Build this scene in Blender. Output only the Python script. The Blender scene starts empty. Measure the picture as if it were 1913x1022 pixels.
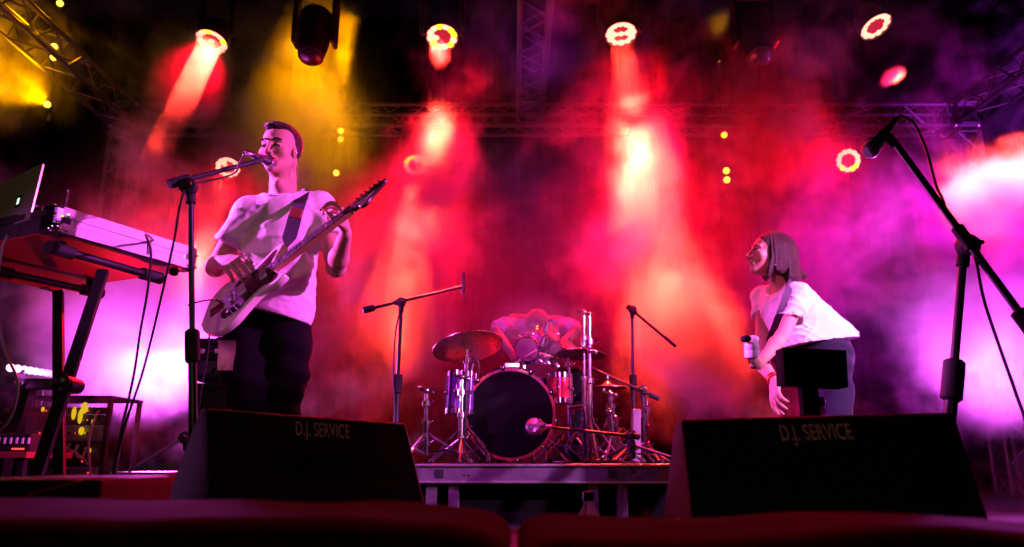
import bpy, bmesh, math, random, time
import numpy as np
from mathutils import Vector, Matrix
T0 = time.time()
sc = bpy.context.scene
R = math.radians
random.seed(7)

# ---------------------------------------------------------------- camera
TH = R(14.04)
F = 1400.0
EYE = Vector((0, 0, .34))
cd = bpy.data.cameras.new('camera')
cam = bpy.data.objects.new('camera', cd)
sc.collection.objects.link(cam)
sc.camera = cam
cd.sensor_width = 36
cd.lens = F / 1913 * 36
cam.location = EYE
cam.rotation_euler = (R(90) + TH, 0, 0)
cd.clip_start = .02
cd.clip_end = 200
cd.dof.use_dof = True
cd.dof.focus_distance = 3.1
cd.dof.aperture_fstop = 4.5

def P(px, py, Y):
    """the point of the place that lies Y metres in front of the lens and shows at pixel (px, py) of the photograph"""
    xc = (px - 956.5) / F
    yc = (511 - py) / F
    c, s = math.cos(TH), math.sin(TH)
    k = Y / (c - yc * s)
    return Vector((xc * k, Y, EYE.z + (s + yc * c) * k))

def PZ(px, py, z):
    """same, on the level z"""
    xc = (px - 956.5) / F
    yc = (511 - py) / F
    c, s = math.cos(TH), math.sin(TH)
    k = (z - EYE.z) / (s + yc * c)
    return Vector((xc * k, (c - yc * s) * k, z))

# ---------------------------------------------------------------- night, exposure
w = bpy.data.worlds.new('World')
sc.world = w
w.use_nodes = True
w.node_tree.nodes['Background'].inputs[0].default_value = (.05, .02, .06, 1)
w.node_tree.nodes['Background'].inputs[1].default_value = .02
sc.view_settings.view_transform = 'Standard'
sc.view_settings.look = 'None'
sc.view_settings.exposure = 0
sc.view_settings.gamma = 1
cy = sc.cycles
cy.volume_max_steps = 220
cy.volume_step_rate = 1.7
cy.max_bounces = 5
cy.diffuse_bounces = 2
cy.glossy_bounces = 2
cy.volume_bounces = 0
cy.transparent_max_bounces = 8
cy.use_denoising = True
cy.sample_clamp_indirect = 3

# ---------------------------------------------------------------- stage lamps
RED = (1, .001, .015)
HOT = (1, .040, .020)
MAG = (1, .02, .60)
VIO = (.88, .10, 1)
YEL = (1, .34, .0)

def spot(name, loc, to, watt, col, deg, blend=.6, rad=.06):
    l = bpy.data.lights.new(name, 'SPOT')
    l.energy = watt
    l.color = col
    l.spot_size = R(deg)
    l.spot_blend = blend
    l.shadow_soft_size = rad
    o = bpy.data.objects.new(name, l)
    sc.collection.objects.link(o)
    o.location = loc
    o.rotation_euler = (Vector(to) - Vector(loc)).to_track_quat('-Z', 'Y').to_euler()
    return o

def beam(name, loc, to, watt, col, size=.2, spread=6):
    l = bpy.data.lights.new(name, 'AREA')
    l.shape = 'DISK'
    l.size = size
    l.energy = watt
    l.color = col
    l.spread = R(spread)
    o = bpy.data.objects.new(name, l)
    sc.collection.objects.link(o)
    o.location = loc
    o.rotation_euler = (Vector(to) - Vector(loc)).to_track_quat('-Z', 'Y').to_euler()
    return o

# (fixture place, aim point) of the eight wash heads; the fixtures are built round these below
HEADS = [
    (P(396, 76, 5.6), P(232, 420, 5.0), 'A'), (P(826, 68, 5.6), P(800, 520, 4.6), 'A'),
    (P(1160, 62, 5.6), P(1208, 440, 5.0), 'A'), (P(1635, 48, 5.6), P(1915, 390, 4.9), 'A'),
    (P(426, 312, 7.7), P(322, 640, 6.0), 'B'), (P(776, 308, 7.7), P(722, 740, 5.5), 'B'),
    (P(1200, 303, 7.7), P(1272, 640, 5.7), 'B'), (P(1585, 300, 7.7), P(1450, 330, 6.0), 'B')]
def ahead(i, d=.05):
    a, b, _ = HEADS[i]
    return a + (b - a).normalized() * d
#LIGHTS
# the beams of the wash heads: (watt, size, spread)
BEAMS = [(75, .20, 3), (60, .20, 9), (60, .20, 8), (0, 0, 0), (45, .20, 5), (70, .20, 5), (60, .20, 8), (0, 0, 0)]
CONES = [0, (500, 9), (14000, 23), (22000, 28), (5500, 12), (30000, 14), (20000, 20), 0]
for i, (a, b, row) in enumerate(HEADS):
    wt, sz, sp = BEAMS[i]
    if wt:
        beam('wash_beam', ahead(i, .06), b, wt, HOT, sz, sp)
    if CONES[i]:
        spot('wash_cone', ahead(i, .07), b, CONES[i][0], HOT, CONES[i][1], .22, .07)
# the wide skirts of the same lamps: they fill the smoke
WASH_W = [520, 700, 1700, 200, 1300, 2000, 2000, 900]
for i, (a, b, row) in enumerate(HEADS):
    spot('wash_skirt', ahead(i, .08), b, WASH_W[i], RED, 80, 1.0, .08)
# violet lamps low at both wings
spot('wing_wash_light', P(318, 690, 7.3), P(215, 540, 5.0), 8000, VIO, 88, 1, .12)
spot('wing_wash_light', P(1845, 730, 7.5), P(1905, 560, 5.6), 4200, VIO, 72, 1, .12)
# added magenta washes from behind the camera, to colour the smoke evenly
spot('added_wash_light', (2.2, -5, 3.2), P(1640, 580, 7.0), 30000, (.78, .010, .82), 15, 1, .2)
spot('added_wash_light', (.2, -5, 3.0), P(1010, 560, 7.0), 4200, (.85, .012, .75), 17, 1, .2)
# amber lamps
spot('amber_light', P(642, 165, 7.6), P(640, -60, 6.9), 700, YEL, 34, 1, .05)
spot('amber_light', P(1345, 135, 7.6), P(1345, -80, 6.9), 420, YEL, 28, 1, .05)
spot('amber_light', P(620, -120, 5.6), P(560, 300, 7.2), 3200, YEL, 44, 1, .1)
spot('amber_light', P(636, 250, 7.8), P(570, 250, 6.5), 60, YEL, 150, 1, .05)
spot('amber_light', P(88, 195, 6.7), P(10, 130, 6.4), 170, YEL, 110, 1, .05)
spot('amber_light', P(112, 6, 6.7), P(60, 100, 6.4), 150, YEL, 120, 1, .05)
# red lamp on the floor by the left rack: it lights the case from below
spot('floor_light', P(215, 900, 4.35), P(150, 520, 2.9), 260, RED, 75, 1, .06)
# side lamps on the players, red back light on the stage edge, lamps of the mixing place behind the camera
spot('side_light', (-4.3, 3.3, 2.5), P(525, 450, 3.0), 4200, (.95, .11, 1), 20, .4, .06)
spot('side_light', (3.3, 2.3, 2.7), P(560, 400, 3.0), 2100, (.95, .10, .9), 18, .4, .06)
spot('side_light', (4.6, .9, 2.4), P(1505, 590, 3.6), 3600, (1, .28, 1), 17, .4, .06)
spot('back_light', P(1060, -60, 5.6), (0, .75, .3), 220, RED, 50, .8, .08)
spot('side_light', (-3.9, 1.2, 3.4), P(960, 760, 4.7), 1900, (.85, .06, 1), 20, .6, .06)
spot('side_light', (4.2, 1.2, 3.4), P(1010, 760, 4.7), 1900, (1, .08, .8), 20, .6, .06)
spot('house_light', (.3, -4.5, 2.2), P(956, 700, 3.2), 34, (1, .60, .36), 70, .8, .3)
spot('house_light', (-.6, -4.5, 1.9), P(330, 430, 2.8), 130, (1, .66, .30), 17, .7, .1)
spot('side_light', (3.4, .9, 2.6), P(230, 450, 2.6), 120, (.75, .16, 1), 12, .6, .06)  # added to brighten the edge of the flight case
spot('added_wash_light', (5.0, 1.5, 1.2), (5.3, 6.6, 4.3), 7000, (.62, .03, 1), 22, .8, .1)  # added lamp in the air, picks out the right truss
spot('added_wash_light', (.3, 1.0, 1.2), (.2, 6.9, 4.4), 1300, (.8, .03, 1), 9, .8, .1)  # likewise added, for the braces of the middle truss
spot('side_light', (-2.9, 1.15, .5), P(440, 540, 2.9), 60, (1, .10, .9), 24, .7, .05)
spot('side_light', (-1.6, .9, 2.2), P(1425, 500, 3.6), 260, (1, .12, .45), 12, .7, .05)
spot('side_light', (-3.4, 1.7, .7), P(372, 860, 1.8), 90, (1, .20, .9), 11, .7, .05)  # added to light the end of the left wedge
# ---------------------------------------------------------------- smoke
def smoke_cloud():
    lo, hi = Vector((-6.2, 4.05, .02)), Vector((6.4, 8.6, 5.0))
    me = bpy.data.meshes.new('smoke')
    o = bpy.data.objects.new('smoke', me)
    sc.collection.objects.link(o)
    o['kind'] = 'stuff'
    ng = bpy.data.node_groups.new('smoke', 'GeometryNodeTree')
    ng.interface.new_socket('Geometry', in_out='OUTPUT', socket_type='NodeSocketGeometry')
    N, L = ng.nodes, ng.links
    def node(t, **kw):
        n = N.new(t)
        for k, v in kw.items():
            setattr(n, k, v)
        return n
    def math_(op, a, b=None, c=None):
        n = node('ShaderNodeMath', operation=op)
        for i, v in enumerate((a, b, c)):
            if v is None:
                continue
            if isinstance(v, (int, float)):
                n.inputs[i].default_value = v
            else:
                L.new(v, n.inputs[i])
        return n.outputs[0]
    pos = node('GeometryNodeInputPosition').outputs[0]
    def noise(scale, detail, rough, dist, off):
        n = node('ShaderNodeTexNoise')
        a = node('ShaderNodeVectorMath', operation='ADD')
        L.new(pos, a.inputs[0])
        a.inputs[1].default_value = off
        L.new(a.outputs[0], n.inputs['Vector'])
        n.inputs['Scale'].default_value = scale
        n.inputs['Detail'].default_value = detail
        n.inputs['Roughness'].default_value = rough
        n.inputs['Distortion'].default_value = dist
        return n.outputs['Fac']
    big = noise(.75, 5, .55, .9, (3.1, 8.2, 1.7))
    fine = noise(2.8, 6, .68, 1.0, (9.1, 2.2, 5.7))
    total = math_('ADD', big, math_('MULTIPLY', math_('SUBTRACT', fine, .5), 1.15))
    for (c, r, wgt) in BLOBS:
        s = node('ShaderNodeVectorMath', operation='SUBTRACT')
        L.new(pos, s.inputs[0])
        s.inputs[1].default_value = c
        m = node('ShaderNodeVectorMath', operation='MULTIPLY')
        L.new(s.outputs[0], m.inputs[0])
        m.inputs[1].default_value = (1 / r[0], 1 / r[1], 1 / r[2])
        ln = node('ShaderNodeVectorMath', operation='LENGTH')
        L.new(m.outputs[0], ln.inputs[0])
        mr = node('ShaderNodeMapRange', interpolation_type='SMOOTHSTEP')
        L.new(ln.outputs['Value'], mr.inputs['Value'])
        mr.inputs['From Min'].default_value = .25
        mr.inputs['From Max'].default_value = 1
        mr.inputs['To Min'].default_value = wgt
        mr.inputs['To Max'].default_value = 0
        total = math_('ADD', total, mr.outputs['Result'])
    puffs = math_('POWER', math_('MAXIMUM', math_('MULTIPLY', math_('SUBTRACT', total, .55), 3.3), 0), 2.1)
    puffs = math_('MINIMUM', puffs, 5)
    thick = None
    for (c, r, wgt) in THICK:
        s = node('ShaderNodeVectorMath', operation='SUBTRACT')
        L.new(pos, s.inputs[0])
        s.inputs[1].default_value = c
        m = node('ShaderNodeVectorMath', operation='MULTIPLY')
        L.new(s.outputs[0], m.inputs[0])
        m.inputs[1].default_value = (1 / r[0], 1 / r[1], 1 / r[2])
        ln = node('ShaderNodeVectorMath', operation='LENGTH')
        L.new(m.outputs[0], ln.inputs[0])
        q = node('ShaderNodeMapRange', interpolation_type='SMOOTHSTEP')
        L.new(ln.outputs['Value'], q.inputs['Value'])
        q.inputs['From Min'].default_value = .3
        q.inputs['From Max'].default_value = 1
        q.inputs['To Min'].default_value = wgt
        q.inputs['To Max'].default_value = 0
        thick = q.outputs['Result'] if thick is None else math_('ADD', thick, q.outputs['Result'])
    puffs = math_('MULTIPLY', puffs, math_('ADD', thick, 1.0))
    thin = None
    for (c, r, wgt) in VEILS:
        s = node('ShaderNodeVectorMath', operation='SUBTRACT')
        L.new(pos, s.inputs[0])
        s.inputs[1].default_value = c
        m = node('ShaderNodeVectorMath', operation='MULTIPLY')
        L.new(s.outputs[0], m.inputs[0])
        m.inputs[1].default_value = (1 / r[0], 1 / r[1], 1 / r[2])
        ln = node('ShaderNodeVectorMath', operation='LENGTH')
        L.new(m.outputs[0], ln.inputs[0])
        q = node('ShaderNodeMapRange', interpolation_type='SMOOTHSTEP')
        L.new(ln.outputs['Value'], q.inputs['Value'])
        q.inputs['From Min'].default_value = .2
        q.inputs['From Max'].default_value = 1
        q.inputs['To Min'].default_value = wgt
        q.inputs['To Max'].default_value = 0
        thin = q.outputs['Result'] if thin is None else math_('ADD', thin, q.outputs['Result'])
    thin = math_('MULTIPLY', thin, math_('ADD', fine, .20))
    dens = math_('ADD', puffs, thin)
    vc = node('GeometryNodeVolumeCube')
    vc.inputs['Min'].default_value = lo
    vc.inputs['Max'].default_value = hi
    vc.inputs['Resolution X'].default_value = 350
    vc.inputs['Resolution Y'].default_value = 88
    vc.inputs['Resolution Z'].default_value = 160
    L.new(dens, vc.inputs['Density'])
    mat = bpy.data.materials.new('stage_smoke')
    mat.use_nodes = True
    t = mat.node_tree
    t.nodes.remove(t.nodes['Principled BSDF'])
    pv = t.nodes.new('ShaderNodeVolumePrincipled')
    pv.inputs['Density'].default_value = 1.25
    pv.inputs['Color'].default_value = (.95, .95, .95, 1)
    pv.inputs['Anisotropy'].default_value = .0
    t.links.new(pv.outputs[0], t.nodes['Material Output'].inputs['Volume'])
    sm = node('GeometryNodeSetMaterial')
    sm.inputs['Material'].default_value = mat
    out = node('NodeGroupOutput')
    L.new(vc.outputs[0], sm.inputs[0])
    L.new(sm.outputs[0], out.inputs[0])
    m = o.modifiers.new('volume', 'NODES')
    m.node_group = ng
    me.materials.append(mat)
    return o
# puffs (+) and clear air (-): centre, radii, weight
THICK = [
    (P(1890, 420, 5.0), (.95, .9, .85), 4),
    (P(1215, 380, 5.2), (.45, .7, .9), 1.2),
    (P(1290, 650, 5.7), (.6, .8, .8), .8),
    (P(345, 150, 5.5), (.6, .5, .65), 2.5),
    (P(270, 270, 5.4), (.4, .4, .45), 3),
    (P(810, 310, 5.5), (.6, .7, .6), 1.0),
    (P(822, 105, 5.5), (.25, .35, .25), 4),
    (P(1668, 144, 5.35), (.2, .3, .2), 4),
    (P(560, 300, 6.8), (.7, .8, .9), 1.0),
    (P(742, 580, 6.2), (.45, .6, 1.2), .8),
]
VEILS = [
    (P(1003, 612, 4.85), (.42, .30, .32), .34),
    (P(720, 560, 6.6), (2.0, 1.6, 1.9), .16),
    (P(1150, 400, 6.6), (2.2, 1.6, 2.1), .18),
    (P(1560, 460, 6.8), (1.9, 1.5, 1.7), .14),
    (P(560, 240, 6.9), (1.2, 1.4, 1.7), .22),
    (P(300, 500, 6.2), (1.4, 1.4, 1.4), .12),
]
BLOBS = [
    (P(60, 130, 6.8), (1.1, 1.0, .9), .30),
    (P(130, 330, 6.5), (1.2, 2.6, .8), -.35),
    (P(345, 150, 5.5), (.55, .45, .60), .40),
    (P(270, 270, 5.4), (.35, .4, .40), .22),
    (P(330, 470, 6.2), (1.3, 1.4, 1.0), .22),
    (P(560, 200, 7.0), (1.1, 1.2, 1.7), .34),
    (P(830, 165, 6.2), (1.2, 3, .45), -.6),
    (P(860, 10, 6.4), (1.8, 2.6, .8), -.7),
    (P(822, 100, 5.5), (.20, .35, .25), .75),
    (P(810, 310, 5.5), (.55, .7, .60), .34),
    (P(748, 560, 6.3), (.9, 1.2, 1.6), .40),
    (P(980, 500, 5.6), (.9, 2.0, .8), -.20),
    (P(1212, 350, 5.2), (.42, .6, .95), .42),
    (P(1202, 320, 7.2), (.35, .55, .28), -.45),
    (P(1100, 400, 6.5), (1.3, 1.2, 1.3), .20),
    (P(1168, 140, 5.4), (.30, .4, .26), -.30),
    (P(1180, 225, 5.3), (.16, .5, .10), -.5),
    (P(1290, 640, 5.9), (.7, 1.0, 1.1), .42),
    (P(1480, 230, 6.3), (1.3, 1.6, .8), .34),
    (P(1338, 50, 7.1), (.34, .5, 1.0), 1.35),
    (P(640, 70, 7.2), (.25, .4, .6), .4),
    (P(1450, 0, 6.3), (1.9, 2.8, .95), -1.0),
    (P(1740, 60, 6.0), (1.9, 3, .9), -.9),
    (P(1800, 150, 5.2), (1.2, 1.8, .70), -.9),
    (P(1668, 142, 5.35), (.085, .2, .06), 1.7),
    (P(1600, 470, 6.2), (1.2, 1.4, 1.0), .14),
    (P(1890, 415, 5.0), (.70, .8, .62), .42),
    (P(1860, 650, 6.2), (1.0, 1.4, 1.1), .42),
    (P(270, 640, 6.4), (1.4, 1.5, 1.0), .40),
    (P(80, 830, 5.0), (.9, 1.2, .8), -.7),
    (P(980, 760, 4.7), (1.5, .9, 1.3), -.9),
]
smoke_cloud()
# ---------------------------------------------------------------- materials
MATS = {}
def mat(name, col, rough=.5, metal=0., spec=.5, bump=0., bscale=40., var=.25, vscale=8., emit=None, coat=0., stretch=None, rvar=.12):
    if name in MATS:
        return MATS[name]
    m = bpy.data.materials.new(name)
    m.use_nodes = True
    t = m.node_tree
    b = t.nodes['Principled BSDF']
    b.inputs['Base Color'].default_value = (*col, 1)
    b.inputs['Roughness'].default_value = rough
    b.inputs['Metallic'].default_value = metal
    b.inputs['Specular IOR Level'].default_value = spec
    b.inputs['Coat Weight'].default_value = coat
    tc = t.nodes.new('ShaderNodeTexCoord')
    src = tc.outputs['Object']
    if stretch:
        mp = t.nodes.new('ShaderNodeMapping')
        mp.inputs['Scale'].default_value = stretch
        t.links.new(src, mp.inputs['Vector'])
        src = mp.outputs['Vector']
    if var or rvar:
        n = t.nodes.new('ShaderNodeTexNoise')
        n.inputs['Scale'].default_value = vscale
        n.inputs['Detail'].default_value = 6
        n.inputs['Roughness'].default_value = .65
        t.links.new(src, n.inputs['Vector'])
        mr = t.nodes.new('ShaderNodeMapRange')
        mr.inputs['From Min'].default_value = .3
        mr.inputs['From Max'].default_value = .7
        mr.inputs['To Min'].default_value = 1 - var
        mr.inputs['To Max'].default_value = 1 + var
        t.links.new(n.outputs['Fac'], mr.inputs['Value'])
        mx = t.nodes.new('ShaderNodeVectorMath')
        mx.operation = 'SCALE'
        mx.inputs[0].default_value = col
        t.links.new(mr.outputs['Result'], mx.inputs['Scale'])
        t.links.new(mx.outputs[0], b.inputs['Base Color'])
        mr2 = t.nodes.new('ShaderNodeMapRange')
        mr2.inputs['To Min'].default_value = max(.03, rough - rvar)
        mr2.inputs['To Max'].default_value = min(1, rough + rvar)
        t.links.new(n.outputs['Fac'], mr2.inputs['Value'])
        t.links.new(mr2.outputs['Result'], b.inputs['Roughness'])
    if bump:
        n2 = t.nodes.new('ShaderNodeTexNoise')
        n2.inputs['Scale'].default_value = bscale
        n2.inputs['Detail'].default_value = 4
        t.links.new(src, n2.inputs['Vector'])
        bp = t.nodes.new('ShaderNodeBump')
        bp.inputs['Strength'].default_value = bump
        bp.inputs['Distance'].default_value = .01
        t.links.new(n2.outputs['Fac'], bp.inputs['Height'])
        t.links.new(bp.outputs['Normal'], b.inputs['Normal'])
    if emit:
        b.inputs['Emission Color'].default_value = (*emit[0], 1)
        b.inputs['Emission Strength'].default_value = emit[1]
        m.cycles.emission_sampling = 'NONE'
    MATS[name] = m
    return m

M_BLACK = mat('black_metal', (.018, .018, .02), .38, .3, .5)
M_BLACKPAINT = mat('black_textured_paint', (.012, .012, .012), .6, 0, .35, bump=.5, bscale=300)
M_RUBBER = mat('black_rubber', (.015, .015, .015), .7, 0, .3)
M_CHROME = mat('chrome', (.75, .75, .78), .12, 1, rvar=.06, var=.08)
M_ALU = mat('aluminium', (.62, .62, .65), .34, 1, var=.12, vscale=20)
M_TRUSS = mat('truss_aluminium', (.10, .10, .11), .45, .8, var=.2)
M_CABLE = mat('cable_rubber', (.014, .012, .014), .5, 0, .5)
M_DARKWOOD = mat('black_carpet', (.02, .02, .022), .9, 0, .2, bump=.6, bscale=500)
M_CYMBAL = mat('bronze', (.62, .42, .22), .28, 1, var=.2, vscale=30, stretch=(1, 1, 14))
M_WHITE = mat('white_plastic', (.75, .75, .75), .45)
M_SKIN = mat('skin', (.46, .25, .18), .62, 0, .30, bump=.22, bscale=260, var=.1, vscale=14)
M_HAIR = mat('dark_hair', (.02, .012, .009), .5, 0, .4, bump=.9, bscale=160, stretch=(4, 4, 1.2))
M_TEE = mat('white_cotton', (.74, .72, .70), .9, 0, .1, bump=.25, bscale=420, var=.06)
M_JEANS = mat('black_denim', (.004, .004, .005), .9, 0, .06, bump=.4, bscale=500, var=.3, vscale=12)
M_DENIM = mat('blue_denim', (.012, .010, .026), .85, 0, .2, bump=.4, bscale=500, var=.35, vscale=14)

# ---------------------------------------------------------------- mesh tools
class MB:
    """collects vertices and faces in the place's coordinates"""
    def __init__(s):
        s.v = []; s.f = []
    def add(s, v, f):
        b = len(s.v)
        s.v += [tuple(p) for p in v]
        s.f += [tuple(b + i for i in q) for q in f]
        return s
    def box(s, c, size, rot=None, bev=0.):
        hx, hy, hz = (x / 2 for x in size)
        if bev:
            bm = bmesh.new()
            bmesh.ops.create_cube(bm, size=1)
            for q in bm.verts:
                q.co = Vector((q.co.x * size[0], q.co.y * size[1], q.co.z * size[2]))
            bmesh.ops.bevel(bm, geom=bm.edges[:], offset=bev, segments=2, affect='EDGES', profile=.6)
            vs = [q.co.copy() for q in bm.verts]
            bm.verts.index_update()
            fs = [[q.index for q in f.verts] for f in bm.faces]
            bm.free()
        else:
            vs = [Vector((x, y, z)) for x in (-hx, hx) for y in (-hy, hy) for z in (-hz, hz)]
            fs = [(0, 1, 3, 2), (4, 6, 7, 5), (0, 4, 5, 1), (2, 3, 7, 6), (0, 2, 6, 4), (1, 5, 7, 3)]
        m = rot if rot is not None else Matrix.Identity(3)
        c = Vector(c)
        return s.add([m @ q + c for q in vs], fs)
    def tube(s, pts, r, n=8, cap=True):
        pts = [Vector(p) for p in pts]
        rs = r if isinstance(r, (list, tuple)) else [r] * len(pts)
        t = (pts[1] - pts[0]).normalized()
        up = Vector((0, 0, 1)) if abs(t.z) < .9 else Vector((1, 0, 0))
        a = t.cross(up).normalized()
        vs = []
        for i, p in enumerate(pts):
            t = (pts[min(i + 1, len(pts) - 1)] - pts[max(i - 1, 0)])
            if t.length < 1e-9:
                t = Vector((0, 0, 1))
            t.normalize()
            a = (a - t * a.dot(t))
            a = a.normalized() if a.length > 1e-6 else t.orthogonal().normalized()
            b = t.cross(a)
            for k in range(n):
                an = 2 * math.pi * k / n
                vs.append(p + (a * math.cos(an) + b * math.sin(an)) * rs[i])
        fs = []
        for i in range(len(pts) - 1):
            for k in range(n):
                k2 = (k + 1) % n
                fs.append((i * n + k, i * n + k2, (i + 1) * n + k2, (i + 1) * n + k))
        if cap:
            fs.append(tuple(range(n))[::-1])
            fs.append(tuple((len(pts) - 1) * n + k for k in range(n)))
        return s.add(vs, fs)
    def lathe(s, c, axis, prof, n=24, x=None, cap=True):
        """prof: (distance along the axis, radius) pairs"""
        ax = Vector(axis).normalized()
        a = ax.orthogonal().normalized() if x is None else Vector(x)
        b = ax.cross(a)
        c = Vector(c)
        vs = []; fs = []
        for (h, r) in prof:
            for k in range(n):
                an = 2 * math.pi * k / n
                vs.append(c + ax * h + (a * math.cos(an) + b * math.sin(an)) * max(r, 1e-4))
        for i in range(len(prof) - 1):
            for k in range(n):
                k2 = (k + 1) % n
                fs.append((i * n + k, i * n + k2, (i + 1) * n + k2, (i + 1) * n + k))
        if cap:
            fs.append(tuple(range(n))[::-1])
            fs.append(tuple((len(prof) - 1) * n + k for k in range(n)))
        return s.add(vs, fs)
    def ball(s, c, r, n=10):
        rr = r if isinstance(r, (tuple, list)) else (r, r, r)
        prof = [(-math.cos(math.pi * i / n), math.sin(math.pi * i / n)) for i in range(n + 1)]
        k = MB().lathe((0, 0, 0), (0, 0, 1), prof, 2 * n)
        return s.add([(c[0] + q[0] * rr[0], c[1] + q[1] * rr[1], c[2] + q[2] * rr[2]) for q in k.v], k.f)
    def extrude(s, outline, M, z0, z1):
        """outline: 2-D points (counter-clockwise), M: 4x4 from the outline's plane to the place"""
        n = len(outline)
        vs = [M @ Vector((x, y, z0)) for x, y in outline] + [M @ Vector((x, y, z1)) for x, y in outline]
        fs = [tuple(range(n))[::-1], tuple(range(n, 2 * n))]
        fs += [(i, (i + 1) % n, n + (i + 1) % n, n + i) for i in range(n)]
        return s.add(vs, fs)

def mesh_of(mb, name, origin=(0, 0, 0), smooth=False, angle=40):
    me = bpy.data.meshes.new(name)
    o = Vector(origin)
    me.from_pydata([Vector(v) - o for v in mb.v], [], mb.f)
    bm = bmesh.new()
    bm.from_mesh(me)
    bmesh.ops.recalc_face_normals(bm, faces=bm.faces)
    if smooth:
        for f in bm.faces:
            f.smooth = True
        for e in bm.edges:
            if len(e.link_faces) == 2 and e.calc_face_angle(0) > R(angle):
                e.smooth = False
    bm.to_mesh(me)
    bm.free()
    return me

def link(o):
    sc.collection.objects.link(o)
    return o
def thing(name, label, cat, loc=(0, 0, 0), group=None):
    o = link(bpy.data.objects.new(name, None))
    o.location = loc
    o['label'] = label
    o['category'] = cat
    if group:
        o['group'] = group
    o.empty_display_size = .1
    return o
def origin_of(o):
    v = Vector(o.location)
    while o.parent:
        o = o.parent
        v += Vector(o.location)
    return v
def part(name, mb, m, parent=None, label=None, smooth=False, angle=40, origin=None):
    """one mesh object; its geometry is given in the place's coordinates"""
    if parent is not None:
        po = origin_of(parent)
    else:
        po = Vector((0, 0, 0))
    og = Vector(origin) if origin is not None else po
    me = mesh_of(mb, name, og, smooth, angle)
    me.materials.append(m)
    o = link(bpy.data.objects.new(name, me))
    if parent is not None:
        o.parent = parent
        o.location = og - po
    else:
        o.location = og
    if label:
        o['label'] = label
    return o
def solo(name, label, cat, mb, m, group=None, origin=None, smooth=True):
    """a thing that is one mesh"""
    c = Vector(origin) if origin is not None else Vector(mb.v[0])
    o = part(name, mb, m, None, label, smooth, origin=c)
    o['category'] = cat
    if group:
        o['group'] = group
    return o
def struct(name, mb, m, smooth=False):
    o = part(name, mb, m, None, smooth=smooth)
    o['kind'] = 'structure'
    return o
def copy_tree(o, parent=None):
    c = link(o.copy())
    c.parent = parent
    for ch in [q for q in bpy.data.objects if q.parent == o]:
        copy_tree(ch, c)
    return c
def curve(pts, n=10):
    """a smooth line through the points"""
    p = [Vector(q) for q in pts]
    p = [p[0] * 2 - p[1]] + p + [p[-1] * 2 - p[-2]]
    out = []
    for i in range(1, len(p) - 2):
        for k in range(n):
            t = k / n
            a, b, c, d = p[i - 1], p[i], p[i + 1], p[i + 2]
            out.append(.5 * ((2 * b) + (c - a) * t + (2 * a - 5 * b + 4 * c - d) * t * t + (3 * b - a - 3 * c + d) * t ** 3))
    out.append(p[-2])
    return out
def frame(x, y_hint):
    """3x3 matrix: local x along x, local z towards y_hint made square"""
    x = Vector(x).normalized()
    z = Vector(y_hint)
    z = (z - x * z.dot(x)).normalized()
    y = z.cross(x)
    return Matrix((x, y, z)).transposed()
# ---------------------------------------------------------------- setting
M_FLOOR = mat('stage_floor_black', (.014, .013, .014), .8, 0, .15, bump=.3, bscale=60, var=.4, vscale=3)
M_GROUND = mat('pit_ground', (.02, .02, .02), .9)
M_DRAPE = mat('black_drape', (.00005, .00005, .00005), .95, 0, .0, bump=.3, bscale=200)
struct('ground', MB().box((0, 0, -1.2), (60, 60, .1)), M_GROUND)
# stage deck: sheets of ply with narrow joints, laid on a carcass
deck = MB().box((0.3, 5.3, -.56), (13.8, 8.7, 1.06))
sf = struct('stage_floor', deck, M_FLOOR)
for i in range(7):
    for j in range(5):
        x, y = -5.6 + i * 2.0, 1.9 + j * 1.75
        part('deck_panel', MB().box((x, y, -.013), (1.994, 1.744, .026), bev=.002), M_FLOOR, sf)
# black drape behind the stage: folds are geometry
mb = MB()
n = 420
vs = []
for i in range(n + 1):
    x = -9 + 18 * i / n
    y = 9.05 + .06 * math.sin(x * 21) + .03 * math.sin(x * 47 + 2)
    vs += [(x, y, -.02), (x, y, 6.2)]
fs = [(2 * i, 2 * i + 2, 2 * i + 3, 2 * i + 1) for i in range(n)]
nb = len(vs)
vs += [(x_, y_ + .02, z_) for (x_, y_, z_) in vs]
fs += [(nb + 2 * i, nb + 2 * i + 1, nb + 2 * i + 3, nb + 2 * i + 2) for i in range(n)]
mb.add(vs, fs)
struct('backdrop', mb, M_DRAPE, True)

# ---------------------------------------------------------------- trusses
S = .26
def truss(label, a, b, up=(0, 0, 1), group='lattice trusses of the stage roof'):
    a, b = Vector(a), Vector(b)
    t = thing('truss', label, 'truss', a, group)
    ax = (b - a).normalized()
    upv = Vector(up)
    side = ax.cross(upv).normalized()
    L = (b - a).length
    cs = [(-1, -1), (1, -1), (1, 1), (-1, 1)]
    def cp(i):
        return a + side * (cs[i][0] * S / 2) + upv * (cs[i][1] * S / 2)
    for i in range(4):
        part('chord', MB().tube([cp(i), cp(i) + ax * L], .024, 10), M_TRUSS, t, smooth=True)
    for k in (0, L):
        e = MB()
        for i in range(4):
            e.tube([cp(i) + ax * k, cp((i + 1) % 4) + ax * k], .016, 6)
        part('end_frame', e, M_TRUSS, t, smooth=True)
    pitch = .25
    nn = int(L / pitch)
    pitch = L / nn
    z = {}
    for i in range(4):
        j = (i + 1) % 4
        for par in (0, 1):
            p, q = (cp(i), cp(j)) if par == 0 else (cp(j), cp(i))
            me = mesh_of(MB().tube([p, q + ax * pitch], .010, 6), 'brace', a, True)
            me.materials.append(M_TRUSS)
            z[i, par] = me
        for k in range(nn):
            o = link(bpy.data.objects.new('brace', z[i, k % 2]))
            o.parent = t
            o.location = ax * pitch * k
    return t
ZT = 4.19
XL, XR, XC = -4.45, 5.20, .20
YT = 8.03
truss('horizontal lattice truss across the back of the stage', (XL + .2, YT, ZT), (XR - .2, YT, ZT))
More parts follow.
